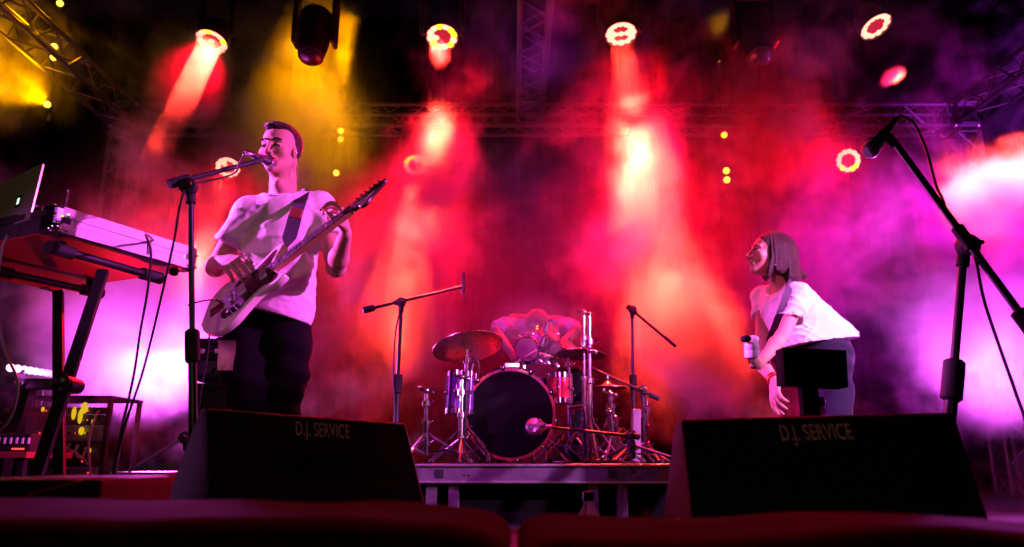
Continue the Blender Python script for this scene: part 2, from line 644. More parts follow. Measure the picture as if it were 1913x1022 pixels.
truss('lattice truss running overhead down the middle of the stage', (XC, YT - .2, ZT), (XC, 4.2, ZT))
truss('lattice truss slanting up out of the upper right corner', (XR, YT - .2, ZT), (XR, 3.8, ZT))
truss('dim lattice truss in the amber smoke of the upper left corner', (XL, YT - .2, ZT), (XL, 3.8, ZT))
truss('upright lattice tower behind the clouds on the right', (XR, YT, 0), (XR, YT, ZT - .2), up=(0, 1, 0))
truss('upright lattice tower in the dark on the left', (XL, YT, 0), (XL, YT, ZT - .2), up=(0, 1, 0))
truss('lattice truss above the frame that carries the front row of lamps', (XL, 5.75, ZT + .40), (XR, 5.75, ZT + .40))
for nm, X in (('corner block joining the trusses at upper right', XR), ('corner block joining the trusses at upper left', XL)):
    t = thing('truss_corner', nm, 'truss corner', (X, YT, ZT))
    q = MB()
    pts = [Vector((X + sx * S / 2, YT + sy * S / 2, ZT + sz * S / 2)) for sx in (-1, 1) for sy in (-1, 1) for sz in (-1, 1)]
    for i in range(8):
        for j in range(i + 1, 8):
            if abs((pts[i] - pts[j]).length - S) < .01:
                q.tube([pts[i], pts[j]], .024, 8)
    part('cube_frame', q, M_TRUSS, t, smooth=True)
    for i in range(8):
        part('coupler', MB().ball(pts[i], .034, 6), M_ALU, t, smooth=True)

# ---------------------------------------------------------------- wash heads
M_CELL = mat('hot_red_cell', (.1, .02, .02), .3, emit=((1, .30, .20), 3.2), var=0, rvar=0)
M_CELLY = mat('hot_amber_cell', (.1, .05, .02), .3, emit=((1, .72, .02), 2.6), var=0, rvar=0)
M_CELLD = mat('dim_red_cell', (.1, .01, .01), .3, emit=((1, .03, .06), .5), var=0, rvar=0)
M_BULB = mat('amber_bulb', (.3, .2, .05), .3, emit=((1, .60, .04), 5.0), var=0, rvar=0)
M_BULBW = mat('violet_diode', (.3, .2, .3), .3, emit=((1, .45, 1), 4.0), var=0, rvar=0)
M_HEAD = mat('fixture_housing', (.02, .02, .022), .42, .1)
def cell_mesh(m):
    q = MB().lathe((0, 0, 0), (0, 0, 1), [(-.006, .0300), (.004, .0290), (.009, .021), (.011, .006)], 12)
    me = mesh_of(q, 'cell', (0, 0, 0), True)
    me.materials.append(m)
    return me
CELLS = {k: cell_mesh(m) for k, m in (('h', M_CELL), ('y', M_CELLY), ('d', M_CELLD))}
def wash_head(i, label, ztop):
    a, b, row = HEADS[i]
    d = (b - a).normalized()
    t = thing('wash_light', label, 'stage light', (a.x, a.y, ztop), 'red ring-faced moving wash lights')
    # head: drum behind the face, tapering to the back
    part('head', MB().lathe(a, -d, [(.012, .130), (.014, .138), (.05, .138), (.09, .125), (.17, .10), (.21, .07), (.22, .01)], 32), M_HEAD, t, smooth=True)
    part('bezel', MB().lathe(a, d, [(-.014, .139), (.0, .140), (.02, .139), (.02, .130), (-.004, .129)], 32, cap=False), M_HEAD, t, smooth=True)
    side = d.cross(Vector((0, 0, 1)))
    side = side.normalized() if side.length > .05 else Vector((1, 0, 0))
    c = a - d * .09
    base = Vector((c.x, c.y, ztop - .12))
    up = c.z + .04
    for s in (-1, 1):
        e = c + side * s * .165
        part('yoke_arm', MB().tube([e + Vector((0, 0, -.05)), e, Vector((e.x, e.y, base.z - .09)), base + side * s * .12 + Vector((0, 0, -.06))], [.02, .028, .028, .03], 8), M_HEAD, t, smooth=True)
        part('pivot', MB().lathe(c + side * s * .125, side * s, [(0, .05), (.03, .05), (.045, .03)], 16), M_HEAD, t, smooth=True)
    part('base', MB().box(base, (.26, .20, .12), bev=.02), M_HEAD, t)
    part('clamp', MB().tube([base, base + Vector((0, 0, .13))], .03, 8), M_BLACK, t, smooth=True)
    # nineteen cells on a lit plate
    part('diffuser_plate', MB().lathe(a - d * .004, d, [(0, .129), (.003, .128), (.003, .05)], 36), mat('red_diffuser', (.1, .01, .01), emit=((1, .04, .06), .55), var=0), t, smooth=True)
    rng = random.Random(i)
    m3 = frame(side, d)
    M = Matrix.Translation(a + d * .004 - Vector(t.location)) @ m3.to_4x4()
    for ring, nn, rr in ((0, 1, 0), (1, 6, .050), (2, 12, .100)):
        for k in range(nn):
            an = 2 * math.pi * k / max(nn, 1) + .2
            if ring == 2:
                kind = 'y' if rng.random() < (.45 if i in (0, 1, 5, 6) else .12) else 'h'
            else:
                kind = 'd' if rng.random() < .8 else 'h'
            o = link(bpy.data.objects.new('cell', CELLS[kind]))
            o.parent = t
            o.matrix_local = M @ Matrix.Translation((rr * math.cos(an), rr * math.sin(an), 0))
    return t
WL = ['red ring light tilted to lower left above the singer, throwing a thick beam',
      'red ring light in the front row left of the middle truss',
      'red ring light in the front row right of the middle truss',
      'round red ring light at upper right against black',
      'red ring light of the rear row behind the singer\'s microphone stand',
      'red ring light of the rear row in the smoke beside the guitar headstock',
      'faint yellow ring light of the rear row inside the widest pale beam',
      'small red ring light of the rear row in purple smoke by the right microphone']
for i in range(8):
    wash_head(i, WL[i], (ZT + .25) if HEADS[i][2] == 'A' else (ZT - S / 2 - .03))

def black_head(label, px, lean):
    top = P(px, -14, 5.6)
    z0 = ZT + .25
    x = top.x
    t = thing('moving_head_light', label, 'stage light', (x, 5.7, z0), 'unlit moving head lights')
    part('base', MB().box((x, 5.7, z0 - .11), (.34, .26, .13), bev=.025), M_HEAD, t)
    part('clamp', MB().tube([(x, 5.7, z0 - .06), (x, 5.7, z0 + .05)], .03, 8), M_BLACK, t, smooth=True)
    for s in (-1, 1):
        part('yoke_arm', MB().box((x + s * .165, 5.68, z0 - .42), (.035, .15, .54), bev=.015), M_HEAD, t)
    c = Vector((x, 5.66, z0 - .58))
    d = Vector((lean, -.35, -1)).normalized()
    part('head', MB().lathe(c, d, [(-.24, .07), (-.22, .115), (-.08, .135), (.1, .135), (.2, .12), (.30, .105), (.31, .085)], 28), M_HEAD, t, smooth=True)
    part('fins', MB().lathe(c, d, sum([[(-.2 + k * .03, .10), (-.195 + k * .03, .137), (-.185 + k * .03, .137), (-.18 + k * .03, .10)] for k in range(5)], []), 20), M_HEAD, t, smooth=True)
    part('lens', MB().lathe(c + d * .30, d, [(0, .088), (.02, .08), (.032, .05), (.036, .01)], 24), mat('dark_lens', (.02, .03, .03), .05, 0, .9, coat=1), t, smooth=True)
    return t
black_head('unlit black moving head light at top, left of the two, before amber smoke', 589, .05)
black_head('unlit black moving head light at top right between two red ring lights', 1410, -.05)

# ---------------------------------------------------------------- amber lamp bars
def lamp_bar(label, pix, Y, r=.035):
    ps = [P(x, y, Y) for x, y in pix]
    X = sum(p.x for p in ps) / len(ps)
    zt, zb = ZT - .1, min(p.z for p in ps) - .15
    t = thing('lamp_bar', label, 'lamp bar', (X, Y + .06, zt), 'upright bars of small amber lamps')
    part('pipe', MB().tube([(X, Y + .09, zt), (X, Y + .09, zb)], .02, 8), M_BLACK, t, smooth=True)
    for p in ps:
        can = part('lamp_can', MB().lathe(p + Vector((0, .07, 0)), (0, -1, 0), [(0, .03), (.02, .05), (.06, .055), (.062, .046), (.03, .04)], 16), M_BLACK, t, smooth=True)
        part('bulb', MB().ball(p, r, 8), M_BULB, can, smooth=True)
    return t
lamp_bar('bar of three amber lamps between the singer and the guitar headstock', [(637, 245), (636, 260), (628, 323)], 7.9, .034)
lamp_bar('bar of three amber lamps right of the pale middle beam', [(1353, 252), (1357, 319), (1358, 336)], 7.9, .036)
lamp_bar('bar of four amber lamps at upper left', [(112, 6), (101, 87), (100, 107), (88, 195)], 6.9, .032)
for lab, px, py in (('dim amber lamp pointing up beside the left black moving head', 643, 140), ('dim amber lamp pointing up left of the right black moving head', 1345, 118)):
    p = P(px, py, 8.2)
    t = thing('amber_lamp', lab, 'stage light', p, 'amber lamps clamped above the rear truss')
    part('lamp_can', MB().lathe(p + Vector((0, .05, -.10)), (0, -.4, 1), [(0, .03), (.03, .055), (.12, .06), (.122, .05), (.06, .04)], 16), M_BLACK, t, smooth=True)
    part('bulb', MB().ball(p + Vector((0, .03, 0)), (.022, .02, .05), 8), mat('dim_amber_bulb', (.2, .15, .03), .3, emit=((1, .45, .01), 1.2), var=0, rvar=0), t, smooth=True)
    part('mount', MB().tube([p + Vector((0, .06, -.1)), (p.x, 8.16, ZT + .1)], .012, 6), M_BLACK, t, smooth=True)

# strip of violet diodes low on the left
a, b = P(20, 687, 5.6), P(130, 703, 7.4)
t = thing('led_strip_light', 'row of white-violet diodes glaring through smoke at the far left', 'strip light', (a + b) / 2)
part('housing', MB().tube([a + Vector((0, .02, -.07)), b + Vector((0, .02, -.07))], .042, 6), M_HEAD, t)
for k in range(12):
    q = a.lerp(b, k / 11) 
    part('diode', MB().ball(q, .030, 6), M_BULBW, t, smooth=True)
for k in (.1, .9):
    q = a.lerp(b, k) + Vector((0, .06, 0))
    part('bracket', MB().tube([q, (q.x, q.y, 0)], .015, 6), M_BLACK, t, smooth=True)
# ---------------------------------------------------------------- organic bodies: distance fields turned into one continuous surface
class Field:
    def __init__(s, lo, hi, h):
        s.lo = np.array(lo, float); s.h = h
        s.n = np.ceil((np.array(hi) - s.lo) / h).astype(int) + 1
        s.d = np.full(tuple(s.n), .08, np.float32)
    def sub(s, lo, hi, m):
        a = np.clip(np.floor((np.array(lo) - m - s.lo) / s.h).astype(int), 0, s.n)
        b = np.clip(np.ceil((np.array(hi) + m - s.lo) / s.h).astype(int) + 1, 0, s.n)
        if np.any(b <= a):
            return None
        g = [s.lo[i] + s.h * np.arange(a[i], b[i]) for i in range(3)]
        X, Y, Z = np.meshgrid(*g, indexing='ij', sparse=True)
        return (slice(a[0], b[0]), slice(a[1], b[1]), slice(a[2], b[2])), X, Y, Z
    def put(s, sl, d, k, cut=False):
        o = s.d[sl]
        if cut:
            d = -d
            hh = np.clip(.5 - .5 * (o - d) / k, 0, 1)
            s.d[sl] = o * (1 - hh) + d * hh + k * hh * (1 - hh)
        else:
            hh = np.clip(.5 + .5 * (o - d) / k, 0, 1)
            s.d[sl] = o * (1 - hh) + d * hh - k * hh * (1 - hh)
    def cap(s, a, b, ra, rb, k=.02, cut=False, flat=None):
        """tapered limb from a to b; flat = (direction, factor) thins it along a direction"""
        a = np.array(a, float); b = np.array(b, float)
        r = max(ra, rb)
        q = s.sub(np.minimum(a, b) - r, np.maximum(a, b) + r, k + .03)
        if q is None:
            return s
        sl, X, Y, Z = q
        ab = b - a
        L2 = max(ab @ ab, 1e-12)
        px, py, pz = X - a[0], Y - a[1], Z - a[2]
        t = np.clip((px * ab[0] + py * ab[1] + pz * ab[2]) / L2, 0, 1)
        dx, dy, dz = px - t * ab[0], py - t * ab[1], pz - t * ab[2]
        d2 = dx * dx + dy * dy + dz * dz
        if flat is not None:
            f = np.array(flat[0], float); f /= np.linalg.norm(f)
            c = dx * f[0] + dy * f[1] + dz * f[2]
            d2 = d2 + c * c * (1 / flat[1] ** 2 - 1)
        d = np.sqrt(d2) - (ra + (rb - ra) * t)
        if flat is not None:
            d = d * flat[1] ** .5
        s.put(sl, d.astype(np.float32), k, cut)
        return s
    def chain(s, pts, rs, k=.02, **kw):
        for i in range(len(pts) - 1):
            s.cap(pts[i], pts[i + 1], rs[i], rs[i + 1], k, **kw)
        return s
    def ell(s, c, r, rot=None, k=.02, cut=False):
        c = np.array(c, float); r = np.array(r, float)
        m = r.max()
        q = s.sub(c - m, c + m, k + .03)
        if q is None:
            return s
        sl, X, Y, Z = q
        px, py, pz = X - c[0], Y - c[1], Z - c[2]
        A = np.array(rot if rot is not None else Matrix.Identity(3), float).T
        u = (A[0, 0] * px + A[0, 1] * py + A[0, 2] * pz) / r[0]
        v = (A[1, 0] * px + A[1, 1] * py + A[1, 2] * pz) / r[1]
        ww = (A[2, 0] * px + A[2, 1] * py + A[2, 2] * pz) / r[2]
        k0 = np.sqrt(u * u + v * v + ww * ww)
        k1 = np.sqrt((u / r[0]) ** 2 + (v / r[1]) ** 2 + (ww / r[2]) ** 2) + 1e-9
        s.put(sl, (k0 * (k0 - 1) / k1).astype(np.float32), k, cut)
        return s
    def warp(s, fn):
        """adds fn(x, y, z) to the distance: folds, strands"""
        g = [s.lo[i] + s.h * np.arange(s.n[i]) for i in range(3)]
        X, Y, Z = np.meshgrid(*g, indexing='ij', sparse=True)
        near = np.abs(s.d) < .05
        s.d = np.where(near, s.d + fn(X, Y, Z).astype(np.float32), s.d)
        return s
    def cutplane(s, p, nrm, k=.004):
        """removes what lies beyond the plane"""
        g = [s.lo[i] + s.h * np.arange(s.n[i]) for i in range(3)]
        X, Y, Z = np.meshgrid(*g, indexing='ij', sparse=True)
        nrm = np.array(nrm, float); nrm /= np.linalg.norm(nrm)
        s.d = np.maximum(s.d, ((X - p[0]) * nrm[0] + (Y - p[1]) * nrm[1] + (Z - p[2]) * nrm[2]).astype(np.float32))
        return s
    def mesh(s, name, m, parent, label=None, keep=True):
        D = s.d
        ins = D < 0
        nx, ny, nz = D.shape
        # cells with a sign change
        c = np.zeros((nx - 1, ny - 1, nz - 1), np.int8)
        for i in (0, 1):
            for j in (0, 1):
                for k in (0, 1):
                    c += ins[i:nx - 1 + i, j:ny - 1 + j, k:nz - 1 + k]
        act = (c > 0) & (c < 8)
        idx = np.full(act.shape, -1, np.int64)
        ids = np.argwhere(act)
        idx[act] = np.arange(len(ids))
        acc = np.zeros((len(ids), 3)); cnt = np.zeros(len(ids))
        corners = [(i, j, k) for i in (0, 1) for j in (0, 1) for k in (0, 1)]
        I, J, K = ids.T
        val = {q: D[I + q[0], J + q[1], K + q[2]].astype(float) for q in corners}
        for p in corners:
            for ax in range(3):
                if p[ax]:
                    continue
                q = list(p); q[ax] = 1; q = tuple(q)
                v0, v1 = val[p], val[q]
                ch = (v0 < 0) != (v1 < 0)
                t = np.where(ch, v0 / np.where(ch, v0 - v1, 1), 0)
                e = np.array(p, float)[None, :].repeat(len(ids), 0)
                e[:, ax] += t
                acc += e * ch[:, None]; cnt += ch
        V = (ids + acc / np.maximum(cnt, 1)[:, None]) * s.h + s.lo
        faces = []
        for ax in range(3):
            a = [slice(1, n - 1) for n in D.shape]
            b = list(a)
            a[ax] = slice(0, D.shape[ax] - 1)
            b[ax] = slice(1, D.shape[ax])
            A, B = ins[tuple(a)], ins[tuple(b)]
            e = np.argwhere(A != B)
            if not len(e):
                continue
            flip = A[tuple(e.T)]
            off = np.ones(3, int); off[ax] = 0
            e = e + off
            u, v = (ax + 1) % 3, (ax + 2) % 3
            du = np.zeros(3, int); du[u] = 1
            dv = np.zeros(3, int); dv[v] = 1
            q = [idx[tuple(x.T)] for x in (e - du - dv, e - dv, e, e - du)]
            q = np.stack(q, 1)
            q[~flip] = q[~flip][:, ::-1]
            faces.append(q)
        Fc = np.concatenate(faces)
        Fc = Fc[(Fc >= 0).all(1)]
        po = np.array(origin_of(parent)) if parent is not None else np.zeros(3)
        me = bpy.data.meshes.new(name)
        me.vertices.add(len(V)); me.vertices.foreach_set('co', (V - po).ravel())
        me.loops.add(Fc.size); me.loops.foreach_set('vertex_index', Fc.ravel())
        me.polygons.add(len(Fc)); me.polygons.foreach_set('loop_start', np.arange(0, Fc.size, 4))
        me.polygons.foreach_set('use_smooth', np.ones(len(Fc), bool))
        me.update(calc_edges=True)
        me.validate()
        me.materials.append(m)
        o = link(bpy.data.objects.new(name, me))
        o.parent = parent
        if label:
            o['label'] = label
        return o

def hash_noise(seed):
    rng = np.random.RandomState(seed)
    ks = [(rng.normal(size=3), rng.uniform(0, 6.28)) for _ in range(10)]
    def f(X, Y, Z, sc_=1.0):
        t = 0
        for i, (k, ph) in enumerate(ks):
            k = k / np.linalg.norm(k) * sc_ * (1 + .35 * i)
            t = t + np.sin(k[0] * X + k[1] * Y + k[2] * Z + ph) / (1 + .3 * i)
        return t / 4
    return f

def head_frame(yaw, pitch, roll):
    """columns: right (subject's left-to-image right), back, up; face looks along -y turned by yaw (positive turns to image left)"""
    return (Matrix.Rotation(R(-yaw), 3, 'Z') @ Matrix.Rotation(R(roll), 3, 'Y') @ Matrix.Rotation(R(pitch), 3, 'X'))

def add_head(f, c, M, s=1.0, female=False):
    """skull, face and ears round the centre c; the face looks along local -y; s scales a 0.23 m head"""
    def W(x, y, z):
        return c + M @ (Vector((x, y, z)) * s)
    def E(p, r, k=.012, cut=False, rot=None):
        f.ell(W(*p), [q * s for q in r], M if rot is None else M @ rot, k * s, cut)
    def C(a, b, ra, rb, k=.01, cut=False):
        f.cap(W(*a), W(*b), ra * s, rb * s, k * s, cut)
    E((0, .022, .035), (.074, .094, .082), .02)           # cranium
    E((0, -.018, .030), (.067, .066, .074), .02)          # forehead
    E((0, -.022, -.030), (.058, .062, .062), .02)         # mid face
    jw = .046 if female else .053
    C((0, -.058, -.088), (jw, .012, -.055), .019, .022, .025)   # jaw
    C((0, -.058, -.088), (-jw, .012, -.055), .019, .022, .025)
    E((0, -.070, -.094), (.022, .017, .018), .015)        # chin
    E((0, -.035, -.070), (.040, .040, .036), .02)
    for q in (-1, 1):
        E((q * .040, -.060, -.022), (.024, .019, .020), .026)     # cheekbone
        C((q * .012, -.083, .024), (q * .046, -.068, .024), .009, .008, .012)   # brow
        E((q * .031, -.095 if female else -.093, .004), (.018, .015, .011), .012, True)  # socket
        E((q * .031, -.069, .003), (.0145, .0135, .0135), .003)    # eyeball under lid
        C((q * .018, -.084, -.004), (q * .044, -.077, -.003), .0025, .0025, .003)  # lid edge
        E((q * .068, .008, -.008), (.009, .022, .034), .006, rot=Matrix.Rotation(R(q * 18), 3, 'Z'))  # ear
        E((q * .077, .002, -.004), (.006, .011, .018), .004, True)
    C((0, -.082, .022), (0, -.108, -.026), .0075, .0105, .010)   # nose
    E((0, -.106, -.030), (.011, .012, .010), .006)
    for q in (-1, 1):
        E((q * .011, -.096, -.034), (.0085, .011, .0075), .005)
        E((q * .006, -.101, -.041), (.0035, .005, .003), .002, True)
    E((0, -.082, -.058), (.026, .016, .016), .012)
    C((-.020, -.083, -.056), (.020, -.083, -.056), .0045, .0045, .004)   # upper lip
    C((-.0, -.092, -.055), (.0, -.092, -.056), .006, .006, .006)
    C((-.017, -.084, -.067), (.017, -.084, -.067), .0055, .0055, .004)
    C((-.020, -.092, -.0615), (.020, -.092, -.0615), .002, .002, .002, True)
    return W

def hand(f, wrist, fwd, palm_n, curls, size=1.0, spread=.12, thumb=(.5, .4), side=1):
    """palm and five fingers; fwd: wrist to knuckles, palm_n: out of the palm; curls: bend of each joint (degrees) per finger, index first; side: +1 thumb on fwd x palm_n side"""
    fwd = Vector(fwd).normalized()
    pn = Vector(palm_n); pn = (pn - fwd * pn.dot(fwd)).normalized()
    sd = fwd.cross(pn) * side
    wr = Vector(wrist)
    L = .092 * size
    f.cap(wr, wr + fwd * L * .45, .024 * size, .030 * size, .012, flat=(pn, .62))
    ks = []
    for i in range(4):
        o = (1.5 - i) * .0205 * size
        kp = wr + fwd * (L * (1.0 - .05 * abs(i - 1) - (.05 if i == 3 else 0))) + sd * o
        f.cap(wr + fwd * .02 * size + sd * o * .6, kp, .014 * size, .0115 * size, .012)
        ks.append(kp)
    lens = [(.040, .025, .020), (.044, .028, .021), (.041, .026, .020), (.032, .020, .018)]
    tips = []
    for i in range(4):
        p = ks[i]
        ang = 0
        fan = sd * (1.5 - i) * spread
        for j in range(3):
            ang += R(curls[i][j])
            d = (fwd * math.cos(ang) + pn * math.sin(ang) + fan * (.5 if j == 0 else .2)).normalized()
            q = p + d * lens[i][j] * size
            r0 = (.0095, .0085, .0078)[j] * size
            f.cap(p, q, r0, r0 - .0008, .0035)
            p = q
        tips.append(p)
    # thumb leaves the side of the palm near its base
    b = wr + fwd * .022 * size + sd * .022 * size
    d1 = (sd * .75 + fwd * .65 + pn * thumb[0]).normalized()
    m1 = b + d1 * .042 * size
    d2 = (sd * (.55 - thumb[1]) + fwd * .75 + pn * thumb[1]).normalized()
    m2 = m1 + d2 * .032 * size
    d3 = (sd * (.3 - thumb[1] * 1.3) + fwd * .8 + pn * thumb[1] * 1.2).normalized()
    f.cap(b, m1, .016 * size, .0115 * size, .010)
    f.cap(m1, m2, .011 * size, .0098 * size, .004)
    f.cap(m2, m2 + d3 * .024 * size, .0098 * size, .008 * size, .004)
    return ks, tips
# ---------------------------------------------------------------- the singer
def singer():
    t = thing('person', 'singing guitarist in white t-shirt and black trousers, standing behind the left wedge monitor', 'person', (P(500, 800, 3.0).x, 3.02, 0))
    Y = 3.0
    hc = P(523, 282, 2.98)
    HM = head_frame(12, 6, 2)
    neck0 = P(527, 372, 3.02)
    shR, shL = P(462, 398, 2.98), P(600, 388, 3.06)     # image left, image right shoulder
    elR, wrR = P(402, 500, 2.98), P(418, 488, 2.76)
    elL, wrL = P(628, 500, 2.92), P(646, 436, 2.74)
    chest = P(528, 440, 3.03)
    waist = P(510, 540, 3.04)
    pelvis = P(502, 600, 3.05)
    kneeR, kneeL = P(462, 745, 2.98), P(525, 745, 3.08)
    footR = Vector((P(462, 800, 2.98).x - .03, 3.0, .07)); footL = Vector((P(528, 800, 3.08).x + .02, 3.12, .07))
    f = Field((-1.62, 2.40, -.01), (-.42, 3.36, 1.84), .0052)
    # torso and legs (mostly under the clothes)
    f.cap(P(470, 398, 2.99), P(596, 390, 3.05), .055, .055, .04)
    f.ell(chest, (.150, .100, .17), k=.05)
    f.cap(chest, pelvis, .100, .075, .05)
    for kn, ft, hx in ((kneeR, footR, 470), (kneeL, footL, 540)):
        hp = P(hx, 640, 3.04)
        f.cap(hp, kn, .055, .040, .03)
        an = ft + Vector((0, .03, .04))
        f.cap(kn, an, .040, .030, .02)
        f.cap(ft + Vector((0, .06, -.02)), ft + Vector((0, -.13, -.03)), .04, .032, .02)
    f.cap(neck0 + Vector((0, .02, -.03)), hc + HM @ Vector((0, .03, -.055)), .060, .053, .03)
    f.cap(P(540, 375, 3.0), P(520, 345, 2.96), .022, .022, .03)
    for sh, el, wr in ((shR, elR, wrR), (shL, elL, wrL)):
        f.cap(sh, el, .048, .036, .03)
        mid = el.lerp(wr, .3)
        f.cap(el, mid, .037, .038, .02)
        f.cap(mid, wr, .038, .024, .02)
    body_lo = f
    # hands: the fretting hand wraps the neck from behind, the other picks over the strings
    nd = (P(718, 342, 2.72) - P(556, 446, 2.74)).normalized()
    fw = (P(640, 396, 2.71) - wrL).normalized()
    hand(f, wrL, fw + Vector((-.10, 0, .2)), Vector((-1, -.35, .1)), [(38, 52, 30), (45, 55, 32), (52, 58, 34), (60, 60, 30)], 1.0, .22, (.8, .5), side=1)
    hand(f, wrR, P(446, 494, 2.66) - wrR, Vector((.2, .8, -.6)), [(20, 40, 25), (32, 45, 25), (42, 48, 25), (48, 50, 25)], .98, .15, (.4, .3), side=1)
    body = f.mesh('body', M_SKIN, t)
    # the head at a finer step, part of the same body
    g = Field(hc - Vector((.13, .15, .16)), hc + Vector((.13, .15, .15)), .0026)
    W = add_head(g, hc, HM, .95)
    g.cap(neck0 + Vector((0, .02, -.03)), hc + HM @ Vector((0, .03, -.055)), .060, .053, .03)
    head = g.mesh('head', M_SKIN, t)
    # join the head into the body so that the figure is one mesh
    bm = bmesh.new(); bm.from_mesh(body.data)
    box_lo, box_hi = Vector(hc) - Vector((.13, .15, .16)), Vector(hc) + Vector((.13, .15, .15))
    bm.from_mesh(head.data)
    bm.to_mesh(body.data); bm.free()
    bpy.data.objects.remove(head)
    # hair: short, dark, swept back
    h = Field(hc - Vector((.14, .16, .10)), hc + Vector((.14, .16, .17)), .003)
    def E(p, r, k=.01, cut=False, rot=None):
        h.ell(W(*p), [q_ * .95 for q_ in r], HM if rot is None else HM @ rot, k, cut)
    E((0, .028, .040), (.081, .100, .088), .01)
    E((0, -.030, .098), (.056, .060, .022), .02)
    E((0, -.110, .010), (.060, .085, .078), .012, True)
    E((-.062, -.052, .02), (.034, .050, .07), .012, True)
    E((.062, -.052, .02), (.034, .050, .07), .012, True)
    for q in (-1, 1):
        E((q * .070, .008, -.034), (.030, .032, .046), .006, True)
    E((0, .06, -.075), (.12, .12, .05), .02, True)
    hn = hash_noise(3)
    h.warp(lambda X, Y_, Z: .0022 * hn(X * 3, Y_, Z, 120) + .0015 * hn(X, Y_, Z, 300))
    h.mesh('hair', M_HAIR, t)
    for q in (-1, 1):
        part('eyebrow', MB().tube(curve([W(q * .012, -.091, .024), W(q * .030, -.089, .031), W(q * .049, -.074, .024)], 5), [.0025] + [.0045] * 9 + [.002], 6), M_HAIR, t, smooth=True)
        part('eye', MB().ball(W(q * .031, -.0735, .001), .0115, 8), mat('eye', (.5, .48, .46), .15), t, smooth=True)
        part('eyelid', MB().tube(curve([W(q * .017, -.085, -.002), W(q * .031, -.0875, .002), W(q * .045, -.079, -.002)], 5), .0028, 6), mat('lash', (.04, .02, .02), .6), t, smooth=True)
    part('lips', MB().tube(curve([W(-.020, -.086, -.060), W(-.008, -.096, -.0565), W(0, -.0965, -.058), W(.008, -.096, -.0565), W(.020, -.086, -.060)], 4), [.002] + [.0038] * 15 + [.002], 6)
         .tube(curve([W(-.017, -.087, -.064), W(0, -.0955, -.068), W(.017, -.087, -.064)], 5), [.002] + [.0045] * 9 + [.002], 6), mat('lips', (.42, .16, .14), .4), t, smooth=True)
    # ear monitor with its thin wire
    ear = W(.076, .004, -.010)
    part('earpiece', MB().ball(ear, .007, 6), M_WHITE, t, smooth=True)
    part('earpiece_wire', MB().tube(curve([ear, P(556, 325, 2.98), P(551, 352, 3.02), P(553, 372, 3.06)], 6), .0012, 5), mat('clear_wire', (.5, .45, .42), .3), t, smooth=True)
    # t-shirt
    s = Field((-1.50, 2.62, .86), (-.52, 3.36, 1.62), .0052)
    s.cap(P(468, 397, 2.99), P(598, 388, 3.05), .068, .066, .05)
    s.ell(P(528, 440, 3.02), (.146, .118, .19), k=.05)
    s.cap(P(520, 470, 3.03), P(508, 560, 3.03), .138, .146, .06, flat=((0, 1, 0), .80))
    s.cap(P(508, 560, 3.03), P(505, 600, 3.04), .146, .152, .03, flat=((0, 1, 0), .82))
    s.cap(P(550, 500, 3.03), P(545, 590, 3.05), .075, .08, .05)
    s.cap(shR, shR.lerp(elR, .62), .054, .060, .03)
    s.cap(shL, shL.lerp(elL, .58), .054, .060, .03)
    # folds
    n1, n2 = hash_noise(11), hash_noise(12)
    c0 = np.array(P(505, 520, 2.9))
    n5 = hash_noise(14)
    def crease(n_, X, Y_, Z, phi, k, st, w_):
        c_, s_ = math.cos(phi), math.sin(phi)
        U = (X - c0[0]) * c_ + (Z - c0[2]) * s_
        V = -(X - c0[0]) * s_ + (Z - c0[2]) * c_
        return np.maximum(0, 1 - np.abs(n_(U / st, Y_ * .6, V, k)) * w_) ** 2
    def folds(X, Y_, Z):
        dx, dz = X - c0[0], Z - c0[2]
        low = np.exp(-((dz + .03) / .17) ** 2)
        hi = np.exp(-((dz - .30) / .17) ** 2)
        return (-.0055 * crease(n1, X, Y_, Z, -.5, 24, 3.0, 3.0) * low - .004 * crease(n2, X, Y_, Z, .9, 26, 3.0, 3.2) * hi
                - .0035 * crease(n5, X, Y_, Z, .25, 40, 2.2, 3.0) + .004 * n2(X, Y_, Z, 11) + .0025 * n5(X, Y_, Z, 45))
    s.warp(folds)
    hem0, hem1 = P(430, 566, 3.0), P(574, 603, 3.0)
    hd = (hem1 - hem0).normalized()
    s.cutplane(hem0 + Vector((0, 0, -.004)), Vector((hd.z, 0, -hd.x)))
    # sleeves end square to the arm, neck opening
    for sh, el, fr in ((shR, elR, .60), (shL, elL, .56)):
        p = sh.lerp(el, fr); d = (el - sh).normalized()
        q = s.sub(np.array(p) - .13, np.array(p) + .13, 0)
        sl, X, Y_, Z = q
        pl = (X - p.x) * d.x + (Y_ - p.y) * d.y + (Z - p.z) * d.z
        rad = np.sqrt(np.maximum((X - p.x) ** 2 + (Y_ - p.y) ** 2 + (Z - p.z) ** 2 - pl ** 2, 0))
        s.d[sl] = np.where((rad < .105), np.maximum(s.d[sl], pl), s.d[sl])
    s.ell(neck0 + Vector((-.004, -.035, .034)), (.074, .085, .058), k=.006, cut=True)
    s.mesh('t_shirt', M_TEE, t)
    col = []
    for k in range(33):
        an = 2 * math.pi * k / 32
        col.append(neck0 + Vector((-.004 + .076 * math.cos(an), -.012 + .078 * math.sin(an), .003 + .022 * math.sin(an) + .012 * abs(math.cos(an)))))
    part('collar', MB().tube(col, .0065, 8), M_TEE, t, smooth=True)
    # trousers
    j = Field((-1.42, 2.72, .0), (-.72, 3.34, 1.10), .0065)
    j.cap(P(468, 598, 3.04), P(538, 604, 3.05), .094, .090, .05)
    j.cap(P(462, 640, 3.03), P(458, 700, 3.0), .100, .084, .03)
    j.cap(P(458, 700, 3.0), P(463, 770, 2.99), .084, .074, .03)
    j.cap(P(463, 770, 2.99), footR + Vector((0, .03, .05)), .074, .055, .02)
    j.cap(P(538, 640, 3.05), P(534, 700, 3.06), .100, .084, .03)
